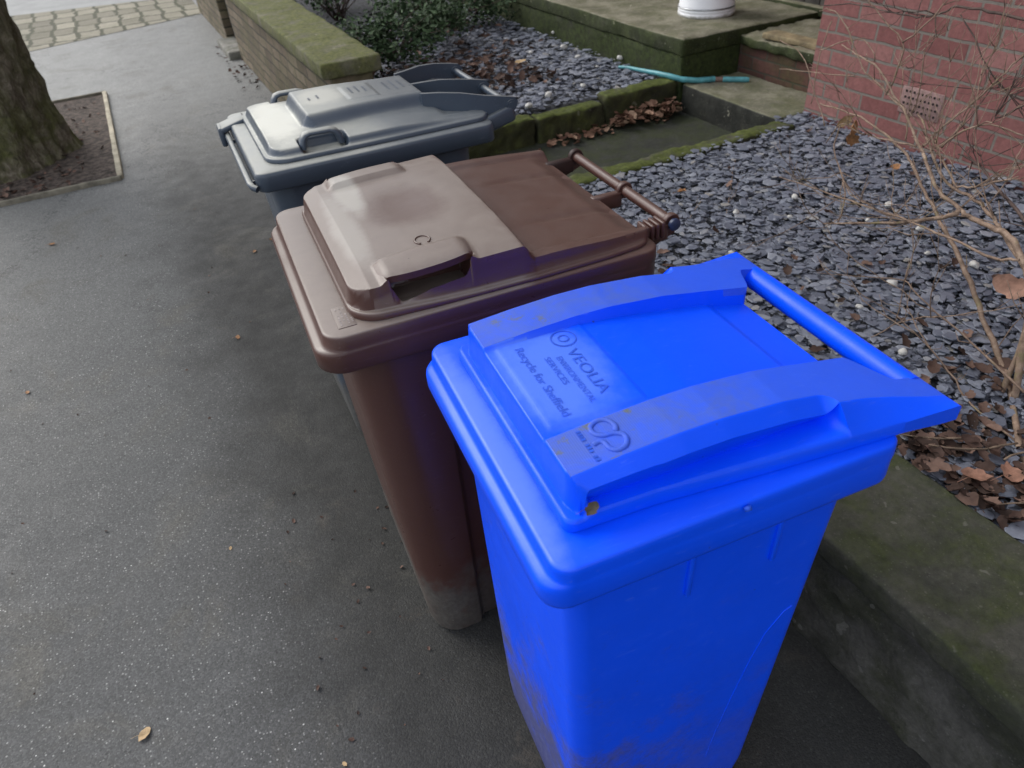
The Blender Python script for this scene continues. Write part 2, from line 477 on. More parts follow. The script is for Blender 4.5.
def wheel_set(root, D, u, half, r, mt, mr, off):
    bm = bmesh.new(); add_tube(bm, [(u, -half - .03, r), (u, half + .03, r)], .010, 12)
    finish(bm, 'axle', mr, root, angle=40, off=off)
    for s in (-1, 1):
        bm = bmesh.new(); n = 32
        prof = [(.02, -.02), (r * .72, -.022), (r * .76, -.026), (r * .97, -.024), (r, -.016), (r, .016), (r * .97, .024), (r * .76, .026), (r * .72, .022), (.02, .02)]
        rg = [[bm.verts.new((u + a * math.cos(2 * math.pi * k / n), s * half + b, r + a * math.sin(2 * math.pi * k / n))) for k in range(n)] for a, b in prof]
        for p, q in zip(rg, rg[1:]):
            for k in range(n): bm.faces.new((p[k], p[(k + 1) % n], q[(k + 1) % n], q[k]))
        bm.faces.new(rg[0]); bm.faces.new(rg[-1][::-1])
        bmesh.ops.recalc_face_normals(bm, faces=bm.faces)
        finish(bm, 'wheel', mt, root, angle=40, off=off)

def bin_root(label, loc, yaw, D, grp='wheeled rubbish bins in a row on the pavement'):
    a = R(yaw)
    x = loc[0] + math.cos(a) * D / 2; y = loc[1] + math.sin(a) * D / 2
    return tag(empty('wheelie_bin', (x, y, 0), a), label, 'wheelie bin', grp)

m_tyre = mat_simple('black_rubber', (.02, .02, .021), .75, .3, 30)
m_steel = mat_simple('dull_steel', (.35, .36, .37), .4, .2, 30, metal=1)

# ---- blue paper bin (140 litres)
BLUE = (.001, .080, .95)
m_blue = mat_plastic('blue_plastic', BLUE,   .33, spec=.27, dirt_low=.68, stain_sheen=((-.232, -.02, .030, .26, (.13, .24, .66), .55), (-.125, .02, .080, .13, (.11, .23, .70), .65)))  # both pale patches are sky sheen painted on label and front strip
m_blue_strap = mat_plastic('blue_textured_plastic', (.012, .085, .74), .44, strap=True, spec=.4)
m_blue_text = mat_simple('grimy_blue_lettering', (.014, .085, .62), .6, .12, 55, 0)
def blue_bin():
    D, W, ZR = .481, .235, 1.000
    off = (-D / 2, 0, 0)
    root = bin_root('vivid blue lidded bin with a fat round handle bar, nearest the camera', (.241, .651), -4.8, D)
    # body
    bm = body_mesh([(ZR - .06, .022, .452, .216, .028), (.80, .028, .448, .214, .030), (.10, .044, .430, .204, .034), (.02, .048, .420, .201, .034), (.004, .056, .41, .194, .030)])
    for v in bm.verts:
        if v.co.y > 0: v.co.y *= .92
    for uu, vv in ((.199, -1), (.336, -1)):    # short stiffening ribs under the rim
        add_box(bm, uu - .004, uu + .004, min(vv * .209, vv * .220), max(vv * .209, vv * .221), .815, ZR - .065, .002, 2)
    for s in (-1,):                                        # faint moulding seam curving down the side wall
        P_ = [(.412, .652), (.398, .645), (.372, .60), (.356, .53), (.338, .42), (.322, .30), (.314, .2)]
        add_tube(bm, [(u, s * (.214 - .0175 * (.80 - z) / .70 * .6 + .0002), z) for u, z in P_], .0011, 6, False)
    finish(bm, 'body', m_blue, root, angle=50, off=off)
    # rim collar
    prof = [(-.075, ZR - .012), (-.07, ZR - .002), (-.06, ZR), (-.006, .0015, ZR), (-.0025, .0045, ZR - .0010), (-.0002, .0062, ZR - .0036), (.001, .0070, ZR - .010), (.0015, .0074, ZR - .021), (.005, .0078, ZR - .0245), (.010, .0082, ZR - .0265), (.0145, .0086, ZR - .031), (.016, .0090, ZR - .038), (.0155, .0095, ZR - .058), (.013, .0080, ZR - .064), (.006, .003, ZR - .0675), (-.004, -.006, ZR - .070), (-.014, -.016, ZR - .082), (-.026, -.024, ZR - .090)]
    rim = finish(rim_mesh(D, W, ZR, prof, .022), 'rim', m_blue, root, angle=60, off=off)
    bm = bmesh.new()
    add_tube(bm, [(.244, -.2435, ZR - .002), (.244, -.2475, ZR - .006)], .0045, 10)
    finish(bm, 'drain_hole', m_blue_text, rim, off=off)
    # lid
    u0 = .034
    Wt = [(0, .194), (.15, .198), (.30, .213), (.45, .226), (.60, .236)]
    w = lambda u: rounded_w(u, u0, interp(Wt, u), .014)
    Zs = [(.034, 1.062), (.05, 1.067), (.12, 1.073), (.19, 1.0765), (.25, 1.076), (.34, 1.068), (.41, 1.055), (.50, 1.037), (.578, 1.019)]
    Zc = [(.034, 1.061), (.05, 1.0625), (.20, 1.064), (.26, 1.058), (.34, 1.046), (.415, 1.033), (.428, 1.026), (.49, 1.012), (.60, 1.0)]
    low = lambda u, v: (ZR + .001) if u < .47 else ZR + .001 + .012 * ss(.47, .56, u) - .02 * ss(.55, .585, u) * 0
    inn = lambda u: .102
    so = lambda u: .171 + .020 * (1 - math.sqrt(max(0, 1 - min(1, max(0, (u - .388) / .022)) ** 2))) + .019 * ss(.43, .575, u)
    def H(u, v):
        a = abs(v); wu = w(u)
        zs, zc = interp(Zs, u), interp(Zc, u)
        m = ss(.099, .1045, a)
        top = zc + (zs - zc) * m
        if m < .5:                                         # label plate and the lines round the back panel
            lab = ss(.064, .067, u) * (1 - ss(.196, .199, u)) * ss(-.087, -.084, v) * (1 - ss(.098, .1, v))
            top += .0016 * lab
        s = so(u)
        fac = math.sqrt(max(0, 1 - min(1, max(0, (u - .388) / .022)) ** 2))
        if a > s: top -= .0165 * min(1, (a - s) / .020) * fac
        zf = ZR + .018
        # outline of the raised centre: front edge with rounded corners, then the side pockets
        lim = s + .020 * fac + .005
        e = edge_d(u, v, .046, lim, .036)
        k = ss(-.001, .0035, e)
        if u > .12: k = 1
        z = zf + (top - zf) * k if k < 1 else top
        if u > .40 and a > s:                              # solid flank of the arm, leaning out to the lid edge
            zz = top - (top - (ZR + .012 + .004 * ss(.45, .57, u))) * ((a - s) / max(.004, wu - s)) ** .85
            z = z + (max(z, zz) - z) * ss(.40, .418, u) if u < .42 else zz
        d = min(edge_d(u, v, u0, interp(Wt, u), .014), .578 - u)
        if d < .005: z -= .004 * (1 - d / .005) ** 2
        return z
    us = rows(u0, .578, .0029, ((u0, u0 + .014, 8), (.044, .054, 6), (.388, .410, 14)))
    # inner edge of the two arms behind the back panel
    arm_in = lambda u: .102 + (.166 - .102) * ss(.492, .535, u)
    strips = [(lambda u: -.102, lambda u: .102, 60, .4905)]
    UND = .013                                             # how far the side pocket cuts in under the strap
    def facu(u):
        t = min(1, max(0, (u - .388) / .022)); return math.sqrt(max(0, 1 - t * t))
    fr = lambda u: ss(.052, .066, u)
    b1 = lambda u: min(so(u), w(u) - .010)
    b2 = lambda u: min(so(u) + .020 * facu(u), w(u) - .008)
    b3 = lambda u: b2(u) - UND * facu(u) * fr(u)
    zfl = ZR + .0245
    def zwall(u, t):
        zt = H(u, b2(u)); zb = zt + (min(zt, zfl) - zt) * facu(u)
        return zt + (zb - zt) * t ** .8
    def zflange(u, t):
        zi = zwall(u, 1); f = facu(u)
        zo = ZR + .0195
        flat = zi + (min(zi, zfl) - zi) * min(1, t * 1.15) ** .9
        k = ss(.86, 1, t)
        z = flat + (zo - flat) * k if f > 0 else zi + (zo - zi) * t ** 1.1
        z = min(z, zi + .002); g = ss(.054, .072, u)
        return z if g >= 1 else H(u, b3(u) + (w(u) - b3(u)) * t) * (1 - g) + z * g
    strips += [(arm_in, b1, 30, .578), (b1, b2, 8, .578), (b2, b3, 7, .578, zwall), (b3, w, 14, .578, zflange)]
    neg = lambda f: (lambda u: -f(u))
    strips += [(neg(arm_in), neg(b1), 30, .578), (neg(b1), neg(b2), 8, .578), (neg(b2), neg(b3), 7, .578, zwall), (neg(b3), neg(w), 14, .578, zflange)]
    us = sorted(set(us + [.4905]))
    mf = lambda u, v: 1 if (.1035 < abs(v) < so(u) + .0005 and u > .0505) else 0
    lowf = lambda u, v: ZR + .001 - .006 * ss(.48, .57, u)
    lid = finish(lid_mesh(us, strips, H, lowf, mf), 'lid', [m_blue, m_blue_strap], root, angle=55, off=off)
    # handle bar between the arms
    bm = bmesh.new(); add_tube(bm, [(.562, -.176, 1.006), (.562, -.170, 1.006), (.562, -.1695, 1.006), (.562, .1695, 1.006), (.562, .17, 1.006), (.562, .176, 1.006)], [.016, .016, .0185, .0185, .016, .016], 28)
    finish(bm, 'handle_bar', m_blue, lid, angle=40, off=off)
    # lettering
    bm = bmesh.new()
    letter(bm, 'VEOLIA', .0235, .150, .048, H, width=.104)
    letter(bm, 'ENVIRONMENTAL', .0125, .131, .040, H, width=.106)
    letter(bm, 'SERVICES', .0125, .116, .046, H, width=.064)
    letter(bm, 'Recycle for Sheffield', .0175, .088, .084, H, width=.158)
    cu, cv = .160, .076
    for rad, wd in ((.0175, .0022), (.0065, .002)):
        n = 32
        a = [bm.verts.new((cu + (rad + wd) * math.cos(2 * math.pi * k / n) * .95, cv + (rad + wd) * math.sin(2 * math.pi * k / n), H(cu, cv) + .0011)) for k in range(n)]
        b = [bm.verts.new((cu + rad * math.cos(2 * math.pi * k / n) * .95, cv + rad * math.sin(2 * math.pi * k / n), H(cu, cv) + .0011)) for k in range(n)]
        for k in range(n): bm.faces.new((a[k], a[(k + 1) % n], b[(k + 1) % n], b[k]))
    bmesh.ops.recalc_face_normals(bm, faces=bm.faces)
    for f in bm.faces:
        if f.normal.z < 0: f.normal_flip()
    finish(bm, 'lettering', m_blue_text, lid, False, off=off)
    # raised maker's loop emblem on the near strap, with a row of worn small print
    bm = bmesh.new()
    raw = [(0.095, -0.14), (0.104, -0.139), (0.108, -0.144), (0.109, -0.154), (0.115, -0.161), (0.126, -0.16), (0.133, -0.151), (0.133, -0.142), (0.124, -0.135), (0.113, -0.133), (0.105, -0.126), (0.104, -0.115), (0.112, -0.108), (0.123, -0.108), (0.13, -0.115), (0.132, -0.126), (0.127, -0.135)]
    pts = []
    for k in range(len(raw) - 1):                          # smooth the loop through its points
        a, b, c_, d_ = [Vector((*raw[min(max(q, 0), len(raw) - 1)], 0)) for q in (k - 1, k, k + 1, k + 2)]
        for h in range(4):
            t = h / 4
            q = .5 * ((2 * b) + (c_ - a) * t + (2 * a - 5 * b + 4 * c_ - d_) * t * t + (3 * b - a - 3 * c_ + d_) * t ** 3)
            pts.append((q.x, q.y, H(q.x, q.y) + .0006))
    add_tube(bm, pts, .0036, 8)
    for v in bm.verts:
        b = H(v.co.x, v.co.y); v.co.z = b + (v.co.z - b) * .6
    finish(bm, 'emblem', m_blue_strap, lid, off=off)
    bm = bmesh.new(); rr = random.Random(3); vv = -.112
    while vv > -.166:
        L = rr.uniform(.0022, .0045)
        if rr.random() < .82:
            z = H(.089, vv) + .0011
            bm.faces.new([bm.verts.new(p) for p in ((.086, vv - L, z), (.0925 - rr.random() * .002, vv - L, z), (.0925 - rr.random() * .002, vv, z), (.086, vv, z))])
        vv -= L + .0014
    finish(bm, 'lettering', m_blue_text, lid, False, off=off)
    wheel_set(root, D, .345, .130, .10, m_tyre, m_steel, off)
    return root, H, off

# ---- brown garden bin (240 litres)
BROWN = (.066, .028, .022)
DUST = (.235, .205, .195)
m_brown = mat_plastic('brown_plastic', BROWN, .31, dust_sheen=.72, dust_sheen_c=(.27, .235, .205), dust_sheen_u=(.04, .075, .22), dirt_low=.36,
    stain_sheen=((-.085, .02, .085, .11, (.110, .070, .058), .85), (-.175, .14, .03, .13, (.42, .40, .36), .7), (-.215, -.02, .03, .20, (.36, .335, .30), .6)))  # a dark stain, then sheen near the front edge painted as pale streaks
m_brown_dark = mat_simple('dark_brown_plastic', (.030, .013, .011), .5, .2, 20, .1)
m_cap = mat_simple('blue_end_cap', (.028, .040, .085), .35, .2, 20, .1)
m_print = mat_simple('worn_pale_moulding', (.30, .26, .245), .6, .3, 60, .1)
def brown_bin():
    D, W, ZR = .652, .285, .984
    off = (-D / 2, 0, 0)
    root = bin_root('brown garden waste bin with a dusty humped lid, middle of the row', (.142, 1.303), -3.7, D)
    bm = body_mesh([(ZR - .06, .028, .60, .262, .075), (.80, .036, .595, .262, .075), (.12, .075, .535, .264, .072), (.03, .080, .52, .266, .068), (.002, .088, .51, .262, .064)], 8, (.196, .201, .206, .214, .40))
    for v in bm.verts:                                        # side walls step back behind the round front
        if v.co.z < .86: v.co.y -= math.copysign(.020 * ss(.198, .210, v.co.x) * (1 - ss(.80, .86, v.co.z)), v.co.y)
    finish(bm, 'body', m_brown, root, angle=50, off=off)
    prof = [(-.12, ZR - .006), (-.11, ZR), (-.007, .0, ZR), (-.0028, .0035, ZR - .0012), (-.0004, .0055, ZR - .0042), (.001, .0065, ZR - .024), (.008, .007, ZR - .029), (.014, .0075, ZR - .030), (.019, .008, ZR - .035), (.020, .0085, ZR - .045), (.019, .0085, ZR - .068), (.014, .006, ZR - .072), (-.005, -.005, ZR - .070), (-.03, -.022, ZR - .072)]
    rim = finish(rim_mesh(D, W, ZR, prof, .035), 'rim', m_brown, root, angle=60, off=off)
    # small moulded notice on the near front corner of the rim
    bm = bmesh.new(); rr = random.Random(5)
    add_box(bm, .030, .062, -.262, -.190, ZR - .002, ZR + .0012, .001)
    finish(bm, 'moulded_notice', m_brown, rim, angle=40, off=off)
    bm = bmesh.new()
    for k in range(4):
        v = -.197
        while v > -.255:
            L = rr.uniform(.003, .007); u = .036 + k * .0068
            if rr.random() < .8: bm.faces.new([bm.verts.new(p) for p in ((u, v - L, ZR + .0018), (u + .003, v - L, ZR + .0018), (u + .003, v, ZR + .0018), (u, v, ZR + .0018))])
            v -= L + .002
    finish(bm, 'lettering', m_print, rim, False, off=off)
    u0, u1 = .056, .655; rc = .055
    Wt = [(.05, .268), (.2, .277), (.4, .281), (.55, .277), (.66, .266)]
    W0 = lambda u: interp(Wt, u)
    w = lambda u: min(rounded_w(u, u0, W0(u), rc), rounded_w(u1 + u0 - u, u0, W0(u), .045))
    Zt = [(.055, 1.031), (.07, 1.038), (.10, 1.046), (.20, 1.052), (.30, 1.056), (.376, 1.058)]
    def H(u, v, carve=True):
        a = abs(v)
        d = min(edge_d(u, v, u0, W0(u), rc), edge_d(u1 + u0 - u, v, u0, W0(u), .045))
        zf = ZR + .014 - .006 * ss(.1, .3, u)
        # hump on the front half
        zt = interp(Zt, u) - .010 * (a / .25) ** 4
        zp = 1.012 - .010 * ss(.42, .65, u) - .004 * math.exp(-((a - .11) / .012) ** 2) * ss(.43, .5, u)
        zp += .006 * ss(.222, .236, a)                      # raised border of the sunken back panel
        zp -= .016 * ss(.60, .655, u) * (1 - ss(.20, .235, a))
        top = zp + (zt - zp) * (1 - ss(.378, .405, u))
        # broad shallow sag in the old lid
        top -= .006 * math.exp(-(((u - .24) / .08) ** 2 + ((v - .03) / .11) ** 2))
        # grip pockets on both sides
        pe = min(edge_d(u, a - .175, .127, .089, .026), edge_d(.127 + .290 - u, a - .175, .127, .089, .026), a - .172)
        pu = ss(0, .009, pe); pv = 1
        bul = .011 * ss(.114, .136, u) * (1 - ss(.276, .298, u)) * ss(.180, .190, a)
        top += bul
        e = edge_d(u, v, u0 + .0035, W0(u) - .0135, rc - .004)
        k = ss(0, .008, e) if u < .40 else ss(0, .009, e)
        z = zf + (top - zf) * k
        if not carve: return z
        pz = ZR + .006 + .010 * ss(.225, .26, a)
        z = z + (min(z, pz) - z) * pu * pv
        if d < .004: z -= .004 * (1 - d / .004) ** 2
        return z
    us = rows(u0, u1, .0038, ((u0, u0 + .06, 26), (.125, .143, 7), (.27, .288, 7), (.376, .408, 12), (u1 - .045, u1, 16)))
    lowf = lambda u, v: ZR + .001
    lid = finish(lid_mesh(us, [(lambda u: -w(u), w, 150, u1)], H, lowf), 'lid', m_brown, root, angle=60, off=off)
    # arched grip lips that overhang the pockets
    for s in (-1, 1):
        bm = bmesh.new(); n = 26; nu = 12; A = []; B = []
        for i in range(n + 1):
            t = i / n; u = .120 + .174 * t; arch = max(0, math.sin(math.pi * t)) ** .55
            vo = .238 + .0145 * arch
            A.append([bm.verts.new((u, s * (.168 + (vo - .168) * k / nu), H(u, s * min(.168 + (vo - .168) * k / nu, .2520), False) + .0012 * min(1, k / 2) * min(1, arch * 2) - .0030 * (k / nu) ** 10)) for k in range(nu + 1)])
            B.append([bm.verts.new((q.co.x, q.co.y - s * .001, q.co.z - .006 - .007 * (k / nu) ** 3)) for k, q in enumerate(A[-1])])
        for i in range(n):
            for k in range(nu):
                bm.faces.new((A[i][k], A[i + 1][k], A[i + 1][k + 1], A[i][k + 1])); bm.faces.new((B[i][k], B[i][k + 1], B[i + 1][k + 1], B[i + 1][k]))
            bm.faces.new((A[i][nu], A[i + 1][nu], B[i + 1][nu], B[i][nu]))
        bmesh.ops.recalc_face_normals(bm, faces=bm.faces)
        finish(bm, 'grip', m_brown, lid, angle=60, off=off)
    # moulded ring on the lid top
    bm = bmesh.new()
    uu, vv = .225, -.150
    add_tube(bm, [(uu + .014 * math.cos(R(a)), vv + .016 * math.sin(R(a)), H(uu + .014 * math.cos(R(a)), vv + .016 * math.sin(R(a))) + .0004) for a in range(-60, 250, 15)], .0022, 6)
    finish(bm, 'emblem', m_brown, lid, off=off)
    # hinge brackets and handle bar on the body
    hb = bmesh.new(); add_tube(hb, [(.722, -.205, .990), (.722, .205, .990)], .0115, 20)
    bar = finish(hb, 'handle_bar', m_brown, root, angle=40, off=off)
    for v in (-.213, -.03, .20):
        bm = bmesh.new()
        add_box(bm, .640, .714, v - .010, v + .010, .955, .990, .005)
        add_lathe(bm, [(.010, -.006), (.017, -.007), (.0185, -.005), (.0185, .005), (.017, .007), (.010, .006)], 24)
        n = bm.verts[:]
        for q in n[-144:]:
            q.co = Vector((.722 + q.co.x, v + q.co.z, .990 + q.co.y))
        bmesh.ops.recalc_face_normals(bm, faces=bm.faces)
        finish(bm, 'bracket', m_brown_dark if v == .20 else m_brown, root, angle=50, off=off)
    for v in (-.206,):                                        # ribbed near end of the bar with its coloured cap
        bm = bmesh.new()
        for k in range(4):
            add_box(bm, .655 + .012 * k, .663 + .012 * k, v - .026, v + .012, .968, 1.000 + .001 * k, .003)
        finish(bm, 'hinge_ribs', m_brown, root, angle=50, off=off)
        bm = bmesh.new(); add_tube(bm, [(.722, -.224, .990), (.722, -.231, .990), (.722, -.233, .990)], [.0125, .0125, .009], 20)
        finish(bm, 'end_cap', m_cap, bar, angle=40, off=off)
    for s in (-1, 1):                                         # curved back webs that carry the bar
        bm = bmesh.new()
        pr = [(.60, .94), (.66, .945), (.735, .975), (.742, .995), (.735, 1.004), (.715, 1.000), (.690, .985), (.62, .975)]
        a = [bm.verts.new((u, s * .206 - .006, z - .012)) for u, z in pr]; b = [bm.verts.new((u, s * .206 + .006, z - .012)) for u, z in pr]
        for k in range(len(pr)): bm.faces.new((a[k], a[(k + 1) % 8], b[(k + 1) % 8], b[k]))
        bm.faces.new(a); bm.faces.new(b[::-1])
        bmesh.ops.recalc_face_normals(bm, faces=bm.faces)
        finish(bm, 'hinge_arm', m_brown, root, angle=50, off=off)
    wheel_set(root, D, .585, .235, .10, m_tyre, m_steel, off)
    return root

# ---- grey rubbish bin (240 litres)
m_grey = mat_plastic('blue_grey_plastic', (.046, .062, .088), .32, dust_sheen=.8, dust_sheen_c=(.44, .44, .385), dust_sheen_u=(-.10, .12, .34), dirt_low=.5,
    stain_sheen=((-.22, .0, .07, .25, (.70, .69, .60), .85), (-.08, .02, .07, .09, (.52, .51, .44), .6)))  # front patch paints the sky's reflection together with pale dust
def grey_bin():
    D, W, ZR = .66, .285, .990
    off = (-D / 2, 0, 0)
    root = bin_root('blue grey bin with two loop grips on its lid, furthest along the pavement', (.176, 2.102), -1.9, D)
    finish(body_mesh([(ZR - .055, .03, .60, .258, .06), (.80, .04, .595, .258, .06), (.12, .085, .54, .246, .055), (.03, .092, .52, .244, .055), (.004, .104, .51, .236, .05)]), 'body', m_grey, root, angle=50, off=off)
    prof = [(-.12, ZR - .006), (-.11, ZR), (-.010, ZR), (-.003, ZR - .003), (0, ZR - .010), (.0015, ZR - .046), (-.004, ZR - .05), (-.03, ZR - .052)]
    rim = finish(rim_mesh(D, W, ZR, prof, .03), 'rim', m_grey, root, angle=60, off=off)
    # comb lip the lorry lifts by, in front of the rim, with a folded strap over it
    bm = bmesh.new()
    add_tube(bm, [(-.002, -.275, ZR - .038), (-.011, -.266, ZR - .034), (-.0145, -.25, ZR - .030), (-.0145, .235, ZR - .030), (-.010, .262, ZR - .034)], .0085, 12)
    for v in (-.23, .13): add_box(bm, -.016, .003, v - .003, v + .003, ZR - .040, ZR - .030)
    finish(bm, 'lifting_bar', m_grey, rim, angle=50, off=off)
    bm = bmesh.new()
    add_box(bm, -.030, .050, .165, .235, ZR - .012, ZR + .004, .006, rot=Matrix.Rotation(R(-14), 3, 'Y'))
    add_box(bm, -.036, -.020, .168, .232, ZR - .060, ZR - .004, .006)
    finish(bm, 'latch_flap', m_grey, rim, angle=50, off=off)
    u0, u1, rc = .040, .668, .06
    Wt = [(.04, .246), (.3, .252), (.66, .250)]
    W0 = lambda u: interp(Wt, u)
    w = lambda u: min(rounded_w(u, u0, W0(u), rc), rounded_w(u1 + u0 - u, u0, W0(u), .05))
    Zp = [(.17, 1.062), (.3, 1.064), (.52, 1.057), (.56, 1.048)]
    def H(u, v):
        a = abs(v)
        d = min(edge_d(u, v, u0, W0(u), rc), edge_d(u1 + u0 - u, v, u0, W0(u), .05))
        zf = ZR + .012
        top = 1.031 - .012 * ss(.12, .235, a) - .012 * ss(.35, .62, u)
        # raised centre panel, narrowing a little to the back
        hw = .118 - .02 * ss(.17, .52, u)
        pl = ss(.160, .188, u) * (1 - ss(hw, hw + .036, a)) * (1 - ss(.515, .53, u))
        # rounded front corners of the panel
        e = edge_d(u, v, .160, hw + .034, .055)
        pl = min(pl, ss(0, .018, e))
        top += (interp(Zp, u) - top) * pl
        if a < .075 and .315 < u < .405: top += .0025 * ss(.072, .069, a) * ss(.317, .320, u) * ss(.404, .401, u)
        # floors of the pockets under the loop grips
        pk = ss(.130, .142, u) * (1 - ss(.250, .262, u)) * ss(.178, .190, a) * (1 - ss(.236, .243, a))
        top -= .026 * pk
        # troughs between the arms behind the panel
        tr = ss(.53, .56, u) * (1 - ss(.19, .2, a))
        top += (1.006 - top) * tr * .8
        e2 = edge_d(u, v, u0 + .010, W0(u) - .010, rc - .008)
        k = ss(0, .014, min(e2, u1 - .006 - u))
        z = zf + (top - zf) * k
        if d < .004: z -= .004 * (1 - d / .004) ** 2
        return z
    us = rows(u0, u1, .005, ((u0, u0 + .06, 18), (.16, .19, 8), (.128, .144, 5), (.248, .264, 5), (u1 - .05, u1, 14)))
    lid = finish(lid_mesh(us, [(lambda u: -w(u), w, 120, u1)], H, lambda u, v: ZR + .001), 'lid', m_grey, root, angle=60, off=off)
    for s in (-1, 1):                                         # loop grips
        bm = bmesh.new()
        vs_ = s * .205
        pts = [(.142, vs_, 1.006), (.146, vs_, 1.026), (.153, vs_, 1.037), (.166, vs_, 1.0405), (.218, vs_, 1.0395), (.232, vs_, 1.035), (.240, vs_, 1.024), (.245, vs_, 1.004)]
        add_tube(bm, pts, [.010, .010, .0085, .0075, .0075, .0085, .010, .010], 12)
        for v in bm.verts: v.co.y = vs_ + (v.co.y - vs_) * 1.9
        finish(bm, 'grip', m_grey, lid, angle=60, off=off)
    for va, v in ((-.118, -.222), (-.015, -.020), (.118, .205)):   # three arched hinge arms, splaying out from the panel
        bm = bmesh.new()
        top = [(.505, 1.058), (.55, 1.0575), (.60, 1.056), (.66, 1.047), (.72, 1.036), (.745, 1.030), (.756, 1.018), (.750, 1.004)]
        bot = [(.505, 1.000), (.55, 1.0), (.60, .999), (.66, .993), (.70, .990), (.725, .990), (.740, .994), (.748, 1.000)]
        th = .0065; vv = lambda u: va + (v - va) * ss(.48, .70, u)
        a = [[bm.verts.new((u, vv(u) + q, z)) for u, z in top] for q in (-th, th)]; b = [[bm.verts.new((u, vv(u) + q, z)) for u, z in bot] for q in (-th, th)]
        n = len(top)
        for k in range(n - 1):
            bm.faces.new((a[0][k], a[0][k + 1], a[1][k + 1], a[1][k])); bm.faces.new((b[0][k], b[1][k], b[1][k + 1], b[0][k + 1]))
            for q in (0, 1): bm.faces.new((a[q][k], b[q][k], b[q][k + 1], a[q][k + 1]))
        for k in (0, n - 1): bm.faces.new((a[0][k], a[1][k], b[1][k], b[0][k]))
        add_tube(bm, [(.733, v - th - .004, 1.010), (.733, v + th + .004, 1.010)], .016, 16)
        bmesh.ops.recalc_face_normals(bm, faces=bm.faces)
        finish(bm, 'hinge_arm', m_grey, lid, angle=50, off=off)
    bm = bmesh.new(); add_tube(bm, [(.733, -.235, 1.010), (.733, .225, 1.010)], .0105, 18)
    finish(bm, 'handle_bar', m_grey, root, angle=40, off=off)
    for s in (-1, 1):
        bm = bmesh.new()
        add_box(bm, .56, .745, s * .216 - .010 + s * .012, s * .216 + .010 + s * .012, .945, .992, .012, rot=Matrix.Rotation(R(-14), 3, 'Y'))
        finish(bm, 'hinge_web', m_grey, root, angle=50, off=off)
    bm = bmesh.new(); rr = random.Random(8)                   # worn print on the plaque and beside it
    for u_, v0, n_ in ((.215, .02, 3), (.24, .03, 4), (.335, .04, 7), (.355, .045, 8), (.375, .03, 6), (.44, .05, 9), (.462, .06, 11), (.484, .05, 9)):
        v = v0
        for k in range(n_):
            L = rr.uniform(.004, .008)
            bm.faces.new([bm.verts.new((p[0], p[1], H(p[0], p[1]) + .0012)) for p in ((u_, v - L), (u_ + .006, v - L), (u_ + .006, v), (u_, v))])
            v -= L + .003
    finish(bm, 'lettering', mat_simple('worn_grey_print', (.13, .15, .18), .5, .2, 40, 0), lid, False, off=off)
    wheel_set(root, D, .585, .235, .10, m_tyre, m_steel, off)
    return root

blue_root, HB, OFFB = blue_bin(); brown_bin(); grey_bin()

# ------------------------------------------------------------------ the setting
def sheet(name, poly, z, mat, kind='structure', sub=0):
    bm = bmesh.new(); bm.faces.new([bm.verts.new((x, y, z)) for x, y in poly])
    o = finish(bm, name, mat, None, False)
    tag(o, kind=kind); return o

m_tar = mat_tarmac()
m_road = mat_simple('road_asphalt', (.06, .06, .062), .85, .25, 8, .3)
m_kerb = mat_stone('kerb_gritstone', (.22, .21, .19), (.14, .14, .12), .5)
m_far = mat_simple('pale_paving', (.26, .265, .26), .8, .12, 3, .2)
m_soil = mat_simple('wet_soil', (.060, .063, .072), .9, .5, 30, .9, .02)
m_cop = mat_stone('mossy_concrete', (.070, .068, .056), (.034, .036, .028), .9, .34, .66, .55, mossc=((.022, .030, .009), (.062, .075, .022)))
m_copf = mat_stone('dark_wall_stone', (.095, .092, .082), (.030, .031, .025), .8, .42, .68, .8, mossc=((.016, .020, .009), (.045, .050, .022)))
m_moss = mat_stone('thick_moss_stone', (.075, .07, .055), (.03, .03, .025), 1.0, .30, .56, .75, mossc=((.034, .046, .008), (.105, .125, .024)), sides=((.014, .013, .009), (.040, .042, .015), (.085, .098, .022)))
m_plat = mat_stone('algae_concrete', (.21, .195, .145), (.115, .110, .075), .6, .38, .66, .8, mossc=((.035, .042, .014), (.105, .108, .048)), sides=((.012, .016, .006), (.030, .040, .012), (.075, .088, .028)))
m_platside = mat_stone('mossy_face', (.045, .045, .03), (.018, .02, .014), 1.0, .26, .5, 1.0, mossc=((.010, .016, .005), (.050, .068, .016)))
m_path = mat_stone('damp_path_concrete', (.036, .037, .032), (.018, .020, .016), .8, .38, .62, .6, mossc=((.016, .022, .007), (.038, .046, .016)))
m_red = mat_brick('red_brick', ((.175, .068, .064), (.220, .092, .086), (.255, .122, .112)), (.225, .20, .175), msize=.013, grime=.22)
m_darkbrick = mat_brick('grimy_brick', ((.060, .028, .024), (.10, .045, .038), (.12, .06, .05)), (.075, .07, .06), moss=.55, grime=.6)
m_wallbrick = mat_brick('mossy_wall_brick', ((.10, .078, .055), (.15, .115, .080), (.20, .16, .115)), (.055, .052, .040), msize=.014, moss=.6, mossc=((.050, .050, .020), (.125, .120, .055)), grime=.35, bw=.24, rh=.078)
m_wallcop = mat_stone('green_coping', (.15, .14, .10), (.09, .085, .06), 1.0, .28, .55, .8, mossc=((.046, .054, .015), (.155, .160, .048)))
m_setts = mat_brick('stone_setts', ((.17, .155, .12), (.25, .23, .18), (.31, .285, .225)), (.085, .085, .055), axis='xy', bw=.25, rh=.40, msize=.05, boff=.12, wobs=.10, moss=.22, grime=.2, mossc=((.05, .06, .02), (.11, .115, .05)))

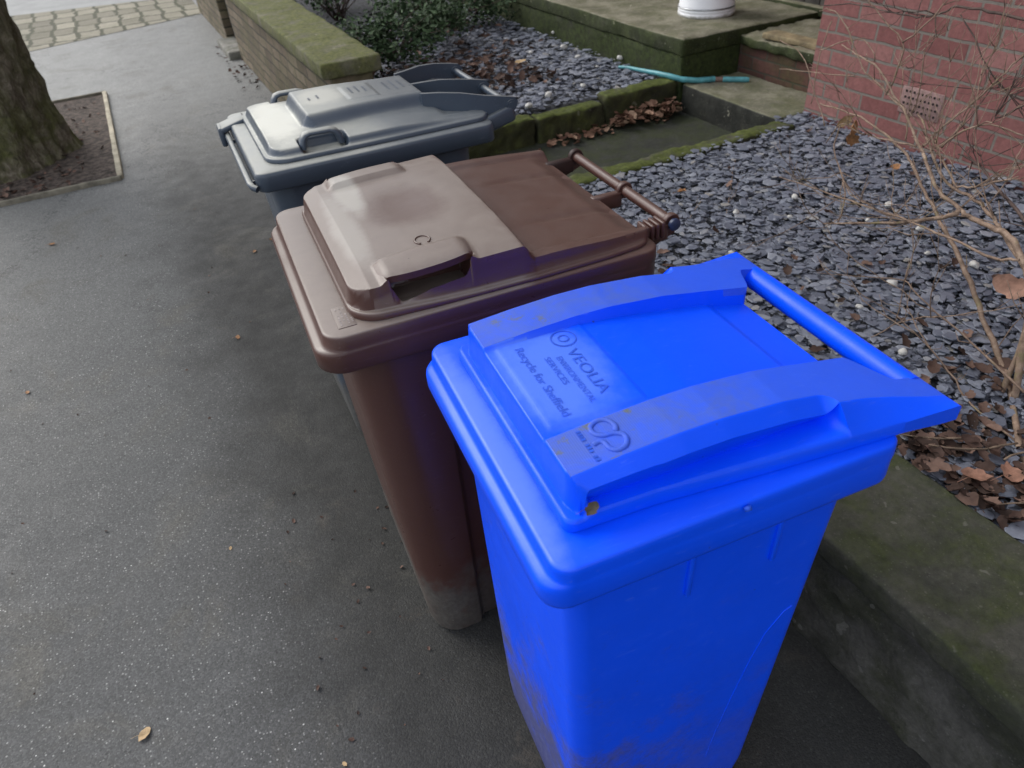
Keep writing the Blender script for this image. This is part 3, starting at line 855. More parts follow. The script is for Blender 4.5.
# ground: one big sheet, then pavement and the rest in thin layers above it
sheet('ground', [(-300, -300), (300, -300), (300, 300), (-300, 300)], -.14, mat_simple('distant_ground', (.07, .075, .05), .9, .3, .2, .1))
sheet('road', [(-9.6, -60), (-2.45, -60), (-2.45, 200), (-9.6, 200)], -.13, m_road)
# pavement with a little unevenness
bm = bmesh.new()
X = [-2.3 + 3.36 * i / 48 for i in range(49)]; Y = [-4 + .07 * i for i in range(60)] + [.2 + .14 * i for i in range(75)]
V = [[bm.verts.new((x, y, (.004 * fbm(x, y, 0, .8) + .0018 * fbm(x, y, 3, 6)) * (1 - ss(8.2, 9.2, y)))) for y in Y] for x in X]
for i in range(len(X) - 1):
    for j in range(len(Y) - 1): bm.faces.new((V[i][j], V[i + 1][j], V[i + 1][j + 1], V[i][j + 1]))
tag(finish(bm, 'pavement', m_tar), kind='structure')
sheet('pavement_verge', [(-2.3, 10.1), (1.3, 10.1), (1.3, 60), (-2.3, 60)], -.012, m_far)
sheet('pavement_verge', [(-2.3, -20), (1.3, -20), (1.3, -3.98), (-2.3, -3.98)], -.004, m_tar)
sheet('sett_crossing', [(-2.3, 9.28), (.93, 10.43), (.93, 11.95), (-2.3, 12.6)], .004, m_setts)
o = finish(rbox(-2.45, -2.3, -20, 60, -.14, .0, .3, .015, .004, 3), 'kerb', m_kerb); tag(o, kind='structure')

# ---- garden ground
sheet('garden_soil', [(1.30, -4), (3.02, -4), (3.02, 2.62), (1.30, 2.62)], .337, m_soil)
sheet('garden_soil', [(1.05, 3.58), (2.90, 3.58), (3.9, 14), (1.05, 14)], .325, m_soil)
sheet('garden_path', [(1.0, 2.60), (2.9, 2.60), (2.9, 3.56), (1.0, 3.56)], .195, m_path)

# ---- low garden wall beside the bins
w = tag(empty('garden_wall', (1.17, .4, 0)), 'low dark stone garden wall with a wide mossy coping, right beside the bins', 'wall')
def part(name, bm, mat, parent, angle=60):
    bmesh.ops.translate(bm, verts=bm.verts, vec=-Vector(parent.location))
    return finish(bm, name, mat, parent, angle=angle)
part('coping', rbox(1.000, 1.345, -3.2, 2.58, .300, .372, .025, .012, .004, 5, .0018), m_cop, w)
part('wall_face', rbox(1.015, 1.30, -3.2, 2.56, -.02, .302, .022, .008, .009, 6, .006), m_copf, w)

# ---- path through the garden: edging stones, step, platform
x = 1.36
rr = random.Random(2)
lab = ['thick mossy edging stone at the pavement end of the sunken path', 'mossy edging stone with leaves heaped half way along its foot',
       'low mossy edging stone behind the biggest heap of dead leaves', 'short mossy edging stone next to the concrete step']
for i, (L, h) in enumerate(((.50, .345), (.44, .335), (.50, .368), (.22, .385))):
    bm = rbox(-L / 2, L / 2, -.055, .055, 0, h - .17, .02, .022, .012, 7, .006, seed=i * 7)
    o = finish(bm, 'edging_stone', m_moss, angle=70); o.location = (x + L / 2, 3.56 + .004 * i, .17); o.rotation_euler = (0, 0, R(rr.uniform(-1.5, 1.5)))
    tag(o, lab[i], 'edging stone', 'mossy edging stones along the far side of the sunken path')
    x += L + .012
o = finish(rbox(1.36, 2.83, 2.560, 2.665, .16, .366, .02, .02, .012, 6, .006), 'edging_strip', m_moss, angle=70)
tag(o, 'long mossy edging strip between the sunken path and the slate bed', 'edging')
o = finish(rbox(2.83, 3.255, 2.698, 3.475, .16, .352, .02, .012, .006, 5, .003), 'step', mat_stone('step_concrete', (.19, .18, .135), (.10, .097, .068), .6, .38, .66, .8, mossc=((.035, .042, .014), (.11, .12, .045)), sides=((.010, .011, .009), (.024, .025, .021), (.045, .047, .036))), angle=70)
tag(o, 'mossy concrete step at the end of the sunken path', 'step')
p = tag(empty('entrance_platform', (3.3, 4, 0)), 'raised green stained concrete platform under the white tub', 'platform')
part('slab', rbox(2.824, 4.0, 3.490, 14, .50, .590, .04, .012, .010, 4, .004), m_plat, p)
part('side_face', rbox(2.832, 3.95, 3.50, 14, .10, .502, .04, .01, .010, 4, .005), m_platside, p)
part('ledge', rbox(3.235, 4.0, 2.692, 3.487, .500, .562, .025, .02, .012, 8, .006), m_plat, p)
part('brick_riser', rbox(3.262, 3.95, 2.692, 3.50, .10, .502, .03, .006, .004, 8), m_darkbrick, p)

# ---- house
h = tag(empty('house', (4.5, 0, 0)), 'red brick house with a perforated air brick low in its wall', 'house')
bm = bmesh.new(); add_box(bm, 3.0, 9.0, -9, 2.69, -.1, 6.2); part('wall', bm, m_red, h)
bm = bmesh.new(); add_box(bm, 3.95, 9.0, 2.69, 9.5, -.1, 6.19); part('porch_wall', bm, m_darkbrick, h)
bm = bmesh.new()
for a, b, y0, y1 in ((2.75, 6.0, -9.4, 9.8),):
    pr = [(2.7, 6.2), (9.3, 6.2), (6.0, 8.6)]
    A = [bm.verts.new((q, y0, z)) for q, z in pr]; B = [bm.verts.new((q, y1, z)) for q, z in pr]
    for k in range(3): bm.faces.new((A[k], A[(k + 1) % 3], B[(k + 1) % 3], B[k]))
    bm.faces.new(A[::-1]); bm.faces.new(B)
bmesh.ops.recalc_face_normals(bm, faces=bm.faces)
part('roof', bm, mat_simple('roof_slate', (.06, .06, .068), .7, .3, 12, .4), h)
# air brick
m_terra = mat_simple('terracotta', (.235, .150, .140), .8, .25, 60, .3)
bm = bmesh.new(); add_box(bm, 2.994, 3.004, 1.95, 2.155, .497, .612, .003)
ab = part('air_brick', bm, m_terra, h)
bm = bmesh.new()
for i in range(9):
    for j in range(4):
        y = 1.972 + i * .0200; z = .516 + j * .0255
        add_tube(bm, [(2.9925, y, z), (2.9936, y, z)], .0056, 8)
bmesh.ops.translate(bm, verts=bm.verts, vec=-Vector(h.location))
finish(bm, 'holes', mat_simple('dark_hole', (.012, .008, .008), .9, .2, 20, 0), ab, False)
# back door with boards, in the recess beyond the corner
d = bmesh.new()
for k in range(7): add_box(d, 3.915, 3.945, 3.30 + k * .125, 3.418 + k * .125, .60, 2.6, .004)
part('door', d, mat_simple('weathered_dark_wood', (.060, .056, .050), .8, .4, 9, .5), h)
d = bmesh.new(); add_box(d, 3.86, 3.97, 3.2, 4.25, .56, .61, .006); part('door_sill', d, m_plat, h)
# sash windows of the bay
m_white = mat_simple('white_paint', (.75, .75, .72), .4, .1, 10, .1)
gm, gt = M('window_glass'); gt.set((.02, .022, .025), .06, None, .6)
for y0 in (-.2, -2.6):
    d = bmesh.new()
    for a, b, c_, e in ((y0, y0 + .07, 1.5, 3.0), (y0 + 1.03, y0 + 1.1, 1.5, 3.0), (y0 + .07, y0 + 1.03, 2.93, 3.0), (y0 + .07, y0 + 1.03, 1.5, 1.58), (y0 + .07, y0 + 1.03, 2.22, 2.27)):
        add_box(d, 2.975, 3.03, a, b, c_, e, .004)
    wn = part('window', d, m_white, h)
    d = bmesh.new(); add_box(d, 2.99, 3.01, y0 + .07, y0 + 1.03, 1.58, 2.93)
    bmesh.ops.translate(d, verts=d.verts, vec=-Vector(h.location)); finish(d, 'pane', gm, wn, False)
# next house along
h2 = tag(empty('house', (7, 17, 0)), 'dark brick house further along the street', 'house')
bm = bmesh.new(); add_box(bm, 4.2, 10, 11.5, 24, -.1, 6.1); part('wall', bm, m_darkbrick, h2)
bm = bmesh.new()
pr = [(3.9, 6.1), (10.3, 6.1), (7.1, 8.6)]
A = [bm.verts.new((q, 11.2, z)) for q, z in pr]; B = [bm.verts.new((q, 24.3, z)) for q, z in pr]
for k in range(3): bm.faces.new((A[k], A[(k + 1) % 3], B[(k + 1) % 3], B[k]))
bm.faces.new(A[::-1]); bm.faces.new(B); bmesh.ops.recalc_face_normals(bm, faces=bm.faces)
part('roof', bm, mat_simple('roof_tiles', (.06, .05, .05), .8, .3, 12, .4), h2)

# ---- mossy brick boundary walls along the pavement
def brick_wall(label, y0, y1):
    w = tag(empty('boundary_wall', (1.02, (y0 + y1) / 2, 0)), label, 'wall', 'mossy brick walls along the pavement')
    part('brickwork', rbox(.905, 1.135, y0 + .02, y1 - .02, -.05, .61, .06, .008, .006, 3, .002), m_wallbrick, w)
    part('coping', rbox(.850, 1.190, y0, y1, .608, .690, .03, .012, .006, 5, .003), m_wallcop, w)
brick_wall('mossy brick wall with a bright green coping, ending behind the grey bin', 4.02, 7.72)
brick_wall('mossy brick wall beyond the dark gap, reaching the stone setts', 8.42, 10.6)
brick_wall('far mossy brick wall past the stone setts', 13.4, 26)
g = tag(empty('garden_gate', (1.03, 8.07, 0)), 'narrow dark wooden gate in the gap of the mossy wall', 'gate')
bm = bmesh.new()
for k in range(5): add_box(bm, 1.015, 1.04, 7.80 + k * .112, 7.905 + k * .112, .09, 1.15, .004)
part('boards', bm, mat_simple('dark_gate_wood', (.030, .032, .030), .7, .4, 12, .5), g)
bm = bmesh.new()
for z in (.25, .58): add_box(bm, .992, 1.014, 7.80, 8.36, z, z + .08, .004)
part('rails', bm, mat_simple('gate_rail', (.055, .055, .052), .7, .4, 12, .5), g)
bm = bmesh.new(); add_box(bm, .98, 1.06, 7.73, 7.795, 0, 1.2, .006); add_box(bm, .98, 1.06, 8.365, 8.42, 0, 1.2, .006)
part('gate_post', bm, mat_simple('gate_post_wood', (.03, .03, .028), .8, .4, 12, .4), g)
o = finish(rbox(.80, .985, 7.72, 8.42, -.03, .07, .04, .015, .006, 5, .003), 'doorstep', m_kerb, angle=70)
tag(o, 'pale worn stone step at the foot of the dark gate', 'step')

# ---- street tree and its pit
tx, ty = -1.12, 5.98
tr = tag(empty('street_tree', (tx, ty, 0)), 'thick mossy barked street tree in a soil square in the pavement', 'tree')
m_bark = mat_bark()
bm = bmesh.new(); n = 120; prof = [-.06, 0, .04, .09, .15, .22, .30, .4, .5, .62, .75, .9, 1.1, 1.35, 1.7, 2.1, 2.6, 3.2, 3.8, 4.4]
zz = []
for a, b in zip(prof, prof[1:]):
    k = max(1, int((b - a) / .03)) if a < 1.6 else 3
    zz += [a + (b - a) * i / k for i in range(k)]
zz.append(prof[-1]); rings = []
for z in zz:
    ring = []
    for k in range(n):
        th = 2 * math.pi * k / n
        r = .50 + .03 * math.exp(-max(z, 0) / .18)
        but = .5 + .5 * math.cos(th * 5 + .8 + .6 * math.sin(th * 2))
        r += (.06 * but ** 2 - .02) * math.exp(-max(z, 0) / .14) - .012 * z
        q = Vector((math.cos(th), math.sin(th), z * .45))
        r += .030 * noise.fractal(q * 3.2, 1, 2, 4) + .034 * noise.fractal(Vector((q.x * 9, q.y * 9, z * 4)), .8, 2, 5)
        lean = .02 * z
        ring.append(bm.verts.new((r * math.cos(th) - lean * .5, r * math.sin(th), z)))
    rings.append(ring)
for a, b in zip(rings, rings[1:]):
    for k in range(n): bm.faces.new((a[k], a[(k + 1) % n], b[(k + 1) % n], b[k]))
bm.faces.new(rings[-1])
trunk = finish(bm, 'trunk', m_bark, tr)
bm = bmesh.new(); rr = random.Random(6)
def limb(p, d, L, r, dep):
    pts = [p]; rad = [r]; q = p.copy(); dd = d.copy()
    for i in range(6):
        dd = (dd + Vector((rr.uniform(-.18, .18), rr.uniform(-.18, .18), rr.uniform(-.02, .16)))).normalized()
        q = q + dd * L / 6; pts.append(q.copy()); rad.append(max(.004, r * (1 - .10 * (i + 1))))
    add_tube(bm, pts, rad, 8 if dep else 12, False)
    if dep < 3:
        for i in range(3):
            j = rr.randint(2, 6)
            nd = (dd + Vector((rr.uniform(-1, 1), rr.uniform(-1, 1), rr.uniform(-.1, .7)))).normalized()
            limb(pts[j].copy(), nd, L * rr.uniform(.5, .75), rad[j] * .62, dep + 1)
for k in range(6):
    a = k * 1.05 + .3
    limb(Vector((-.04, 0, rr.uniform(3.4, 4.3))), Vector((math.cos(a) * .8, math.sin(a) * .8, .9)).normalized(), 2.4, .11, 0)
finish(bm, 'crown', m_bark, tr)
sheet('tree_pit_soil', [(-1.9, 5.09), (-.345, 5.055), (-.345, 7.26), (-1.9, 7.29)], .010, mat_simple('leafy_soil', (.055, .043, .036), .95, .6, 30, .9, .02, second=(.16, .125, .105)))
m_wood = mat_simple('pale_weathered_wood', (.36, .32, .235), .75, .35, 14, .4)
m_wood2 = mat_simple('grey_weathered_wood', (.17, .155, .12), .8, .35, 14, .4)
for nm, pr, mt, lb in (('near', (-1.9, -.33, 5.03, 5.055, -2, .032), m_wood2, 'grey timber edging board on the near side of the tree pit'),
                       ('side', (-.352, -.318, 5.06, 7.28, 0, .030), m_wood, 'pale timber edging board along the path side of the tree pit'),
                       ('far', (-1.9, -.33, 7.285, 7.31, 0, .028), m_wood2, 'mossy timber edging board on the far side of the tree pit')):
    o = finish(rbox(pr[0], pr[1], pr[2], pr[3], -.02, pr[5], .05, .005, .004, 4, .002), 'edging_board', mt, angle=60)
    tag(o, lb, 'edging board', 'timber edging boards of the tree pit')

# ---- white tub, hose, plank
b = tag(empty('tub', (3.345, 3.935, .590)), 'upturned white plastic tub standing on the green stained platform', 'tub')
bm = bmesh.new()
prof = [(.150, 0), (.176, .001), (.179, .006), (.179, .020), (.176, .024), (.176, .030), (.178, .034), (.178, .040), (.1745, .045), (.1735, .055), (.1745, .060), (.172, .066), (.164, .20), (.157, .330), (.152, .338), (.10, .341)]
add_lathe(bm, prof, 64); bmesh.ops.recalc_face_normals(bm, faces=bm.faces)
wm, wt = M('white_tub_plastic')
zc = wt.sep(wt.coord('Object'))[2]
k = wt.math('MULTIPLY', wt.mr(wt.math('ADD', zc, wt.math('MULTIPLY', wt.math('SUBTRACT', wt.noise(22, 6, .7), .5), .05)), 0, .028, 1, 0), .8)
wt.set(wt.mix(k, wt.mix(wt.noise(6, 5, .6), (.70, .71, .74), (.80, .81, .83)), (.16, .15, .10)), .35, None, .5)
finish(bm, 'shell', wm, b, angle=40)
bm = bmesh.new()
add_tube(bm, [(.178 * math.cos(a), .178 * math.sin(a), .052 + 0 * a) for a in [k * math.pi / 16 + 2.2 for k in range(17)]], .004, 8)
finish(bm, 'carrying_handle', m_steel, b, angle=60)

hs = tag(empty('hose', (3.0, 3.5, .36)), 'turquoise garden hose end lying below the platform on the step', 'hose')
m_hose = mat_simple('turquoise_hose', (.075, .26, .29), .4, .25, 30, .1)
def hose_pts(a):
    return [Vector(p) - Vector((3.0, 3.5, .36)) for p in a]
bm = bmesh.new(); add_tube(bm, hose_pts([(2.748, 4.02, .352), (2.755, 3.93, .366), (2.765, 3.80, .374), (2.778, 3.66, .384), (2.79, 3.55, .388), (2.822, 3.472, .380), (2.90, 3.425, .371), (3.00, 3.395, .367)]), [.009, .0105, .012, .0145, .0155, .016, .016, .016], 14)
finish(bm, 'pipe', m_hose, hs, angle=60)
bm = bmesh.new(); add_tube(bm, hose_pts([(3.00, 3.395, .366), (3.035, 3.362, .366)]), .014, 14)
finish(bm, 'connector', mat_simple('rusty_clip', (.16, .10, .08), .6, .3, 40, .2), hs, angle=40)
bm = bmesh.new(); add_tube(bm, hose_pts([(3.035, 3.362, .366), (3.13, 3.275, .366), (3.145, 3.262, .366)]), [.016, .016, .012], 14)
finish(bm, 'nozzle', m_hose, hs, angle=40)
bm = rbox(-.050, .050, -.235, .235, 0, .030, .03, .006, .003, 8)
o = finish(bm, 'plank', mat_simple('old_plank', (.19, .15, .085), .8, .4, 16, .4), angle=60); o.location = (3.315, 3.09, .563); o.rotation_euler = (0, 0, R(3))
tag(o, 'short weathered plank lying on the brick ledge by the house corner', 'plank')

# ---- slate chippings (uncountable) and pale pebbles
m_slate = mat_islands('blue_slate', [(0, (.088, .098, .128)), (.35, (.128, .141, .180)), (.7, (.168, .182, .222)), (.93, (.21, .223, .26)), (1, (.24, .23, .215))], .5, .35, 60, .45)
def chips(areas, seed):
    rr = random.Random(seed); bm = bmesh.new()
    for (poly, dens, smin, smax) in areas:
        xs = [p[0] for p in poly]; ys = [p[1] for p in poly]
        A = (max(xs) - min(xs)) * (max(ys) - min(ys))
        for _ in range(int(A * dens)):
            x, y = rr.uniform(min(xs), max(xs)), rr.uniform(min(ys), max(ys))
            ins = False; j = len(poly) - 1
            for i in range(len(poly)):
                (xi, yi), (xj, yj) = poly[i], poly[j]
                if (yi > y) != (yj > y) and x < (xj - xi) * (y - yi) / (yj - yi) + xi: ins = not ins
                j = i
            if not ins: continue
            s = smin + (smax - smin) * rr.random() ** 1.9
            el = rr.uniform(.38, .9); n = rr.choice((5, 6, 6, 7)); th = s * rr.uniform(.10, .24)
            ang = [2 * math.pi * (k + rr.uniform(-.33, .33)) / n for k in range(n)]
            rad = [s * rr.uniform(.72, 1.08) for _ in range(n)]
            rot = Matrix.Rotation(rr.uniform(0, 6.28), 3, 'Z')
            ax = Vector((rr.uniform(-1, 1), rr.uniform(-1, 1), 0)).normalized()
            rot = Matrix.Rotation(min(.75, abs(rr.gauss(0, .135))), 3, ax) @ rot
            c = Vector((x, y, .338 + rr.random() ** 1.3 * .030 + .008 * fbm(x, y, 0, 2.2)))
            def ring(k_, z): return [bm.verts.new(c + rot @ Vector((k_ * r * math.cos(a), k_ * r * el * math.sin(a), z))) for a, r in zip(ang, rad)]
            lo, mi, hi = ring(.93, -th / 2), ring(1, th * .12), ring(.86, th / 2)
            for p, q in ((lo, mi), (mi, hi)):
                for k in range(n): bm.faces.new((p[k], p[(k + 1) % n], q[(k + 1) % n], q[k]))
            bm.faces.new(hi)
    return bm
near = [(1.345, -1.2), (3.0, -1.2), (3.0, 2.70), (2.82, 2.70), (2.78, 2.60), (1.40, 2.57), (1.345, 2.5)]
far = [(1.3, 3.63), (2.80, 3.63), (2.82, 6.6), (1.9, 6.6), (1.2, 4.9)]
tag(finish(chips([(near, 4700, .006, .029), (near, 420, .022, .040)], 1), 'slate_gravel', m_slate, None, False), kind='stuff')
tag(finish(chips([(far, 1900, .009, .038)], 2), 'slate_gravel', m_slate, None, False), kind='stuff')
m_peb = mat_islands('pale_pebble', [(0, (.30, .29, .27)), (1, (.52, .51, .48))], .6, .3, 50)
def pebble(x, y, z, s, label, seed):
    bm = bmesh.new(); bmesh.ops.create_icosphere(bm, subdivisions=3, radius=s)
    for v in bm.verts:
        k = 1 + .30 * noise.noise(v.co * (1.1 / s) + Vector((seed * 3.1, 0, 0))) + .1 * noise.noise(v.co * (3 / s))
        v.co = Vector((v.co.x * k, v.co.y * k * .8, v.co.z * k * .62))
    o = finish(bm, 'pebble', m_peb); o.location = (x, y, z); o.rotation_euler = (0, 0, seed * 1.3)
    tag(o, label, 'pebble', 'pale pebbles among the slate')
pebble(2.681, 4.604, .378, 0.026, 'pale pebble lying among the slate chippings beyond the sunken path', 0)
pebble(2.433, 4.633, .378, 0.016, 'pale pebble lying among the slate chippings beyond the sunken path', 1)
pebble(2.621, 4.322, .378, 0.018, 'pale pebble lying among the slate chippings beyond the sunken path', 2)
pebble(2.061, 3.728, .378, 0.024, 'pale pebble lying among the slate chippings beyond the sunken path', 3)
pebble(2.313, 3.754, .378, 0.018, 'pale pebble lying among the slate chippings beyond the sunken path', 4)
pebble(1.878, 3.628, .378, 0.022, 'pale pebble lying among the slate chippings beyond the sunken path', 5)
pebble(2.817, 4.118, .378, 0.022, 'pale pebble lying among the slate chippings beyond the sunken path', 6)
pebble(2.924, 5.907, .378, 0.020, 'pale pebble lying among the slate chippings beyond the sunken path', 7)
pebble(2.837, 5.028, .378, 0.018, 'pale pebble lying among the slate chippings beyond the sunken path', 8)
pebble(2.594, 4.040, .378, 0.010, 'pale pebble lying among the slate chippings beyond the sunken path', 9)
pebble(2.420, 1.667, .378, 0.017, 'pale pebble lying on the slate chippings between the bins and the brick house', 10)
pebble(1.963, 1.259, .378, 0.016, 'pale pebble lying on the slate chippings between the bins and the brick house', 11)
pebble(2.219, 1.333, .378, 0.010, 'pale pebble lying on the slate chippings between the bins and the brick house', 12)
pebble(2.276, 1.199, .378, 0.018, 'pale pebble lying on the slate chippings between the bins and the brick house', 13)
pebble(2.347, 1.469, .378, 0.015, 'pale pebble lying on the slate chippings between the bins and the brick house', 14)
pebble(2.256, 1.621, .378, 0.010, 'pale pebble lying on the slate chippings between the bins and the brick house', 15)
pebble(1.962, 1.266, .378, 0.012, 'pale pebble lying on the slate chippings between the bins and the brick house', 16)
pebble(1.905, 1.946, .378, 0.014, 'pale pebble lying on the slate chippings between the bins and the brick house', 17)
pebble(2.188, 1.924, .378, 0.015, 'pale pebble lying on the slate chippings between the bins and the brick house', 18)
pebble(2.043, 1.800, .378, 0.010, 'pale pebble lying on the slate chippings between the bins and the brick house', 19)
pebble(2.223, 1.333, .378, 0.008, 'pale pebble lying on the slate chippings between the bins and the brick house', 20)
pebble(1.672, 1.702, .378, 0.011, 'pale pebble lying on the slate chippings between the bins and the brick house', 21)
pebble(2.421, 1.669, .378, 0.016, 'pale pebble lying on the slate chippings between the bins and the brick house', 22)
pebble(1.766, 1.216, .378, 0.012, 'pale pebble lying on the slate chippings between the bins and the brick house', 23)
pebble(1.965, 1.260, .378, 0.013, 'pale pebble lying on the slate chippings between the bins and the brick house', 24)
pebble(1.682, 0.985, .378, 0.014, 'pale pebble lying on the slate chippings between the bins and the brick house', 25)
# ---- dead leaves
m_leaf = mat_islands('dead_leaf', [(0, (.085, .042, .028)), (.4, (.16, .085, .056)), (.75, (.255, .150, .100)), (1, (.33, .22, .15))], .75, .4, 40, .3)
m_leaf2 = mat_islands('dull_leaf', [(0, (.028, .018, .014)), (.5, (.075, .044, .034)), (1, (.175, .110, .085))], .8, .4, 40, .25)
def leaf(bm, c, s, rr, curl=.5, lobed=True, tilt=.5, face=None):
    n = 22; rim = []
    rot = Matrix.Rotation(rr.uniform(0, 6.28), 3, 'Z')
    if face is not None: rot = face @ rot
    else: rot = Matrix.Rotation(abs(rr.gauss(0, tilt)), 3, Vector((rr.uniform(-1, 1), rr.uniform(-1, 1), 0)).normalized()) @ rot
    cv = rr.uniform(.3, 1) * curl; tw = rr.uniform(-1, 1) * curl; ph = rr.uniform(0, 6)
    def P(x, y):
        z = cv * (1.1 * y * y + .35 * x * x) + tw * x * y * .8 + .09 * curl * math.sin(6 * x + ph) * math.cos(5 * y)
        return c + rot @ Vector((x * s, y * s, z * s))
    mid = [bm.verts.new(P(-.95 + 1.9 * k / 8, 0)) for k in range(9)]
    for sg in (-1, 1):
        prev = None
        edge = []
        for k in range(9):
            t = k / 8; x = -.95 + 1.9 * t
            wv = math.sin(math.pi * min(1, max(0, t))) ** .7 * .62
            if lobed: wv *= .88 + .15 * math.cos(t * 16 + 1) 
            edge.append((x + .12 * (k % 2), max(wv, 0.0)))
        inner = [bm.verts.new(P(x, sg * w_ * .55)) for x, w_ in edge[1:-1]]
        outer = [bm.verts.new(P(x, sg * w_)) for x, w_ in edge[1:-1]]
        for A, B in ((mid[1:-1], inner), (inner, outer)):
            for k in range(6): bm.faces.new((A[k], A[k + 1], B[k + 1], B[k]) if sg > 0 else (B[k], B[k + 1], A[k + 1], A[k]))
        for e, m_ in ((0, mid[0]), (6, mid[8])):
            q = mid[1] if e == 0 else mid[7]
            bm.faces.new((m_, q, inner[e])); bm.faces.new((m_, inner[e], outer[e]))
def stalk(bm, a, b, r): add_tube(bm, [a, (Vector(a) + Vector(b)) / 2 + Vector((0, 0, .004)), b], r, 5)
def litter(name, spots, seed, mat, label=None):
    rr = random.Random(seed); bm = bmesh.new()
    for (x0, x1, y0, y1, z, dz, n, s0, s1) in spots:
        for _ in range(n):
            leaf(bm, Vector((rr.uniform(x0, x1), rr.uniform(y0, y1), z + rr.random() * dz)), rr.uniform(s0, s1), rr, 1.0)
    bmesh.ops.recalc_face_normals(bm, faces=bm.faces)
    return tag(finish(bm, name, mat), kind='stuff')
litter('leaf_litter', [(1.90, 2.70, 3.40, 3.50, .20, .03, 70, .018, .036), (2.35, 2.78, 3.38, 3.50, .21, .07, 70, .020, .042), (1.6, 2.8, 3.28, 3.45, .20, .01, 10, .012, .024)], 21, m_leaf)
litter('leaf_litter', [(1.22, 2.3, 4.0, 4.9, .350, .045, 380, .02, .042), (1.40, 2.6, 4.7, 6.2, .352, .05, 160, .02, .042)], 25, m_leaf2)
litter('leaf_litter', [(1.345, 1.56, .10, .80, .345, .045, 330, .014, .033), (1.56, 1.80, .2, .9, .350, .035, 50, .018, .036), (1.35, 1.50, .95, 1.9, .352, .02, 45, .015, .03), (1.5, 1.95, .2, 1.2, .372, .012, 34, .018, .036), (1.45, 2.9, .6, 2.5, .374, .008, 30, .014, .028)], 22, m_leaf2)
litter('leaf_litter', [(.72, .90, 6.4, 8.6, .004, .02, 34, .015, .03), (-1.8, -.5, 5.1, 5.5, .012, .02, 90, .012, .03), (-.75, -.4, 5.5, 7.2, .012, .01, 50, .012, .026), (.42, .88, 1.0, 3.6, .004, .006, 16, .008, .018), (-.12, .24, .85, 1.75, .003, .003, 34, .003, .009), (-1.1, .1, 1.2, 4.5, .002, .002, 30, .003, .008)], 23, m_leaf2)
def one_leaf(x, y, z, s, label, mat, seed, curl=.35, rot=None, group='single dead leaves', lobed=True):
    bm = bmesh.new(); rr = random.Random(seed)
    leaf(bm, Vector((0, 0, s * .08)), s, rr, curl, lobed, .12, rot)
    stalk(bm, (0, 0, s * .08), (-s * 1.5, s * .2, s * .1), s * .02)
    bmesh.ops.recalc_face_normals(bm, faces=bm.faces)
    o = finish(bm, 'dead_leaf', mat); o.location = (x, y, z)
    return tag(o, label, 'leaf', group)
m_tan = mat_simple('tan_leaf', (.40, .28, .15), .7, .25, 60, .3)
m_or = mat_simple('orange_leaf', (.26, .13, .055), .7, .35, 60, .3)
mat_simple('pinkish_brown_leaf', (.24, .125, .085), .75, .35, 40, .4)
one_leaf(-0.509, 1.148, .003, 0.020, 'pale tan torn leaf on the bare tarmac at the near left', m_tan, 1, 0.25, lobed=False)
one_leaf(-0.734, 4.258, .003, 0.022, 'orange brown leaf on the pavement a little in front of the tree pit', m_or, 2, 0.50, lobed=True)
one_leaf(-0.004, 2.766, .003, 0.016, 'small orange leaf on the pavement level with the brown lid', m_or, 3, 0.40, lobed=True)
one_leaf(0.216, 3.527, .003, 0.016, 'orange leaf lying close beside the rim of the brown bin', m_or, 4, 0.50, lobed=True)
one_leaf(0.322, 3.614, .003, 0.016, 'curled orange leaf half under the front of the brown bin', m_or, 5, 0.80, lobed=True)
one_leaf(-0.809, 2.829, .003, 0.014, 'tiny reddish leaf at the left edge of the pavement', m_or, 6, 0.40, lobed=True)
one_leaf(-0.104, 0.850, .003, 0.008, 'tiny tan fragment of leaf at the bottom of the tarmac', m_tan, 7, 0.40, lobed=True)
one_leaf(-0.228, 1.618, .003, 0.008, 'small pale fragment of leaf in the middle of the tarmac', m_tan, 8, 0.30, lobed=True)
one_leaf(2.257, 4.457, 0.380, 0.050, 'large tan leaf on the slate beyond the grey bin handle', m_tan, 31, 0.40)
one_leaf(2.732, 1.902, 0.375, 0.035, 'reddish leaf lying on the slate beneath the shrub', m_or, 32, 0.50)
one_leaf(1.850, 2.216, 0.378, 0.030, 'orange leaf lying on the slate just past the brown bin handle', m_or, 33, 0.70)
one_leaf(1.408, 0.562, .39, 0.036, 'big pinkish brown leaf curled at the edge of the mossy coping', bpy.data.materials['pinkish_brown_leaf'], 41, .6)
one_leaf(1.480, 0.527, .39, 0.040, 'largest pinkish brown leaf by the right end of the coping', bpy.data.materials['pinkish_brown_leaf'], 42, .6)
bl_ = HB(.066, -.200)
a_ = blue_root.rotation_euler.z; q_ = (.063 - .2405, -.199)
one_leaf(blue_root.location.x + math.cos(a_) * q_[0] - math.sin(a_) * q_[1], blue_root.location.y + math.sin(a_) * q_[0] + math.cos(a_) * q_[1], 1.034, .013, 'scrap of brown leaf stuck on the near front corner of the blue lid', mat_simple('rotten_leaf', (.055, .045, .028), .8, .4, 60, .3), 55, .5)
